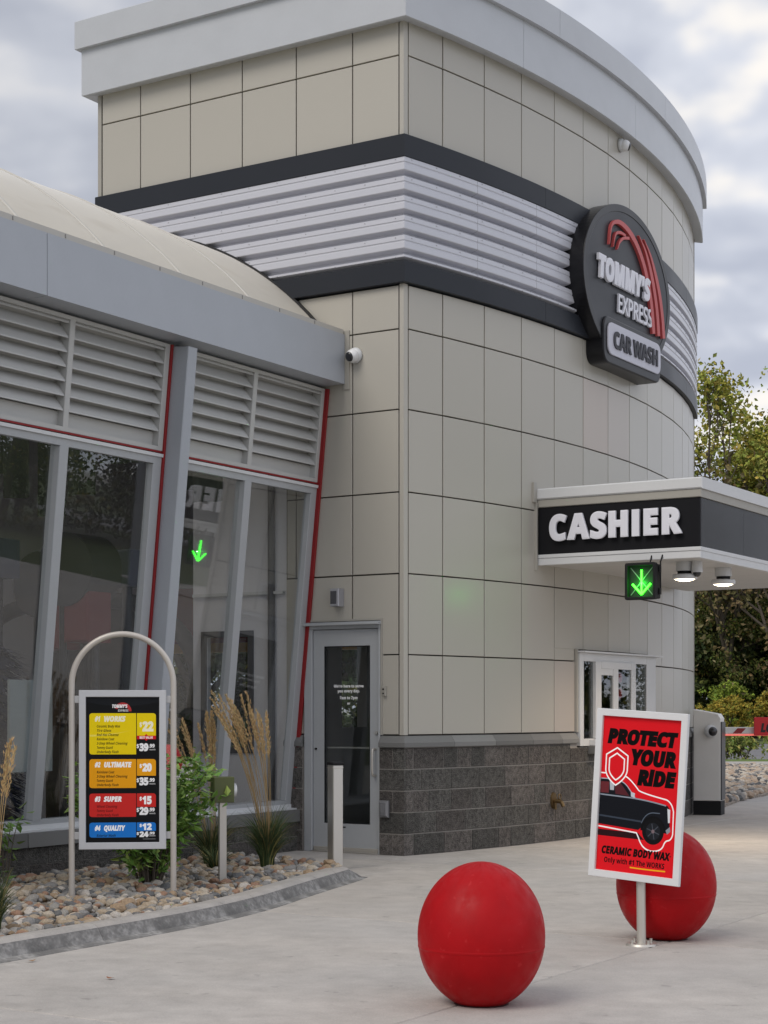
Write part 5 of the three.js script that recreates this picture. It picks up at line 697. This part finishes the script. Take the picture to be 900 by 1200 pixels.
{
  const gold = [[0.36, 0.35, 0.055], [0.29, 0.32, 0.055], [0.42, 0.36, 0.08], [0.22, 0.25, 0.05]], dark = [[0.04, 0.062, 0.014], [0.06, 0.08, 0.018], [0.10, 0.11, 0.022], [0.025, 0.04, 0.012]], mix = [[0.09, 0.12, 0.02], [0.14, 0.16, 0.028], [0.05, 0.075, 0.016], [0.20, 0.17, 0.04], [0.07, 0.10, 0.018]], brown = [[0.16, 0.12, 0.05], [0.10, 0.09, 0.03], [0.22, 0.17, 0.08]];
  const tall = treeProto(7, 20, 5.0, 13000, 0.27, gold, 0.30, 0.07), oak = treeProto(8, 14, 5.0, 34000, 0.24, dark, 0.03), elm = treeProto(9, 13, 4.5, 34000, 0.22, mix, 0.03), bare = treeProto(10, 12, 3.6, 1800, 0.30, brown, 0.25), shrub = treeProto(12, 3.4, 2.2, 6000, 0.20, [[0.40, 0.29, 0.035], [0.30, 0.25, 0.035], [0.20, 0.21, 0.03], [0.42, 0.32, 0.05]], 0.03), lime = treeProto(13, 5.5, 2.4, 2600, 0.30, [[0.26, 0.33, 0.04], [0.20, 0.27, 0.04]], 0.12), under = treeProto(14, 6.5, 4.2, 22000, 0.28, dark, 0.02);
  placeTree(tall, 'tall_tree', 'tall yellow green tree with open crown above the canopy roof', 18.8, -92, 1.0, 0.4, 'tall trees behind the car wash');
  placeTree(tall, 'tall_tree', 'second tall yellowing tree close behind the first, at the right edge', 22.8, -96, 1.08, 2.2, 'tall trees behind the car wash');
  placeTree(bare, 'bare_tree', 'thin half bare tree beside the tower edge', 15.7, -90, 1.25, 1.0, 'half bare trees in the thicket');
  placeTree(bare, 'bare_tree', 'pale half bare tree low in the thicket under the canopy', 17.0, -84, 0.85, 2.6, 'half bare trees in the thicket');
  placeTree(bare, 'bare_tree', 'brown leaved half bare tree at the right edge of the thicket', 18.9, -82, 0.9, 4.2, 'half bare trees in the thicket');
  const belt = 'dark trees of the thicket'; let k = 0;
  for (const [pr, nm, x, z, s, t, l] of [[oak, 'dark_tree', 16.2, -94, 0.92, 0, 'dark green tree in the thicket right beside the tower edge'], [elm, 'mixed_tree', 20.2, -93, 0.9, 1, 'olive and brown tree in the thicket under the canopy end'], [oak, 'dark_tree', 24.5, -95, 0.95, 2, 'dark green tree out to the right of the thicket'], [elm, 'mixed_tree', 11.0, -94, 0.9, 3, 'olive tree of the thicket hidden behind the tower'], [elm, 'mixed_tree', -9.5, -80, 0.8, 3.4, 'olive tree seen through the tunnel exit'], [oak, 'dark_tree', -15.5, -78, 0.8, 5.1, 'dark green tree seen through the tunnel windows'], [oak, 'dark_tree', -3.5, -82, 0.8, 1.7, 'dark green tree behind the tower seen through the door glass'], [elm, 'mixed_tree', 31, -92, 1, 5, 'olive tree farther right along the thicket'], [oak, 'dark_tree', 37, -90, 1, 0.6, 'dark green tree at the far right end of the thicket'], [oak, 'dark_tree', 18.3, -99, 1.0, 2.9, 'dark green tree in the back row behind the olive tree'], [elm, 'mixed_tree', 22.0, -101, 1.05, 4.9, 'olive tree in the back row at the right edge'], [elm, 'mixed_tree', 17.2, -86, 0.62, 0.9, 'small olive tree in front of the thicket above the sapling'], [oak, 'dark_tree', 60, -62, 1.1, 0.3, 'dark tree mirrored in the cashier window, first along the right side'], [elm, 'mixed_tree', 63, -52, 1.15, 1.3, 'olive tree mirrored in the cashier window, second along the right side'], [oak, 'dark_tree', 65, -42, 1.1, 2.3, 'dark tree mirrored in the glass, third along the right side'], [elm, 'mixed_tree', 66, -32, 1.15, 3.3, 'olive tree mirrored in the glass, fourth along the right side'], [oak, 'dark_tree', 66, -22, 1.1, 4.3, 'dark tree mirrored in the glass, last along the right side'], [elm, 'mixed_tree', 70, -57, 1.4, 0.9, 'back row olive tree at the right, behind the first two'], [oak, 'dark_tree', 73, -46, 1.4, 1.9, 'back row dark tree at the right, behind the third'], [elm, 'mixed_tree', 74, -35, 1.4, 2.9, 'back row olive tree at the right, behind the fourth'], [oak, 'dark_tree', 73, -25, 1.4, 3.9, 'back row dark tree at the right, behind the last']]) placeTree(pr, nm, l, x, z, s, t, belt);
  const ub = 'undergrowth bushes below the thicket'; for (const [x, z, s, t, l] of [[15.2, -88, 1.0, 0, 'dark undergrowth bush beside the tower edge'], [18.4, -89, 1.05, 2, 'dark undergrowth bush above the barrier arm'], [21.8, -88, 1.0, 4, 'dark undergrowth bush at the right edge'], [27, -88, 1.0, 1, 'dark undergrowth bush farther right'], [-1.4, -46, 1.0, 3, 'undergrowth bush behind the tower seen through the door glass'], [-5.4, -47, 1.1, 0.7, 'undergrowth bush straight beyond the tunnel exit'], [-9.2, -46, 1.1, 5.2, 'undergrowth bush left of the tunnel exit view'], [-13, -47, 1.2, 2.2, 'undergrowth bush far left behind the tunnel'], [0.8, -56, 1.4, 4.4, 'second row undergrowth bush behind the tower'], [-4.2, -57, 1.4, 1.1, 'second row undergrowth bush behind the exit'], [-9, -57, 1.5, 2, 'second row undergrowth bush behind the tunnel']]) placeTree(under, 'undergrowth_bush', l, x, z, s, t, ub, 'bush');
  placeTree(shrub, 'golden_shrub', 'golden yellow shrub behind the barrier arm', 15.9, -79, 0.62, 0, 'golden shrubs', 'bush'); placeTree(shrub, 'golden_shrub', 'golden yellow shrub at the right edge behind the red arm sign', 18.2, -78, 0.68, 2, 'golden shrubs', 'bush');
  placeTree(lime, 'lime_sapling', 'bright lime green sapling low in the thicket', 16.75, -83, 0.52, 1.2, null, 'bush');
  // weeds between grass strip and road
  const wd = treeProto(15, 0.85, 0.55, 700, 0.09, [[0.24, 0.29, 0.06], [0.32, 0.32, 0.09], [0.16, 0.22, 0.05]], 0.03);
  const rw = rngOf(16); [[9.2, 'beside the gate cabinet'], [9.9, 'under the red stripe of the barrier arm'], [10.6, 'under the red arm sign'], [8.6, 'half hidden by the gate cabinet'], [11.4, 'just past the right edge']].forEach(([x, l]) => placeTree(wd, 'roadside_weed', 'loose green roadside weed ' + l, x * (0.98 + 0.04 * rw()), -46.5 + rw() * 1.5, 0.75 + 0.4 * rw(), rw() * 6, 'roadside weeds', 'weed'));
}
// fallen leaves on the concrete
[[-1.86, -9.0, 'brown fallen leaf on the concrete just in front of the kerb'], [-1.35, -8.42, 'orange fallen leaf on the open concrete below the menu board']].forEach(([x, z, l], i) => {
  const g = new THREE.PlaneGeometry(0.05, 0.03, 4, 2), p = g.attributes.position; for (let k = 0; k < p.count; k++) { const u = p.getX(k) / 0.025; p.setY(k, p.getY(k) * (1 - u * u * 0.95)); p.setZ(k, 0.008 + 0.006 * u * u); } g.rotateX(-Math.PI / 2); g.computeVertexNormals();
  const m = M('fallen_leaf', g, S(rgb(0.28, 0.15 - i * 0.03, 0.06), { roughness: 0.9 }), scene, [x, 0, z], [0, 0.6 + i * 2, 0]); tag(m, l, 'leaf', 'fallen leaves');
});
scene.traverse(o => { if (o.isMesh) { o.castShadow = true; o.receiveShadow = true; } if (o.isLight && !o.isRectAreaLight) o.castShadow = true; });
renderer.render(scene, camera);
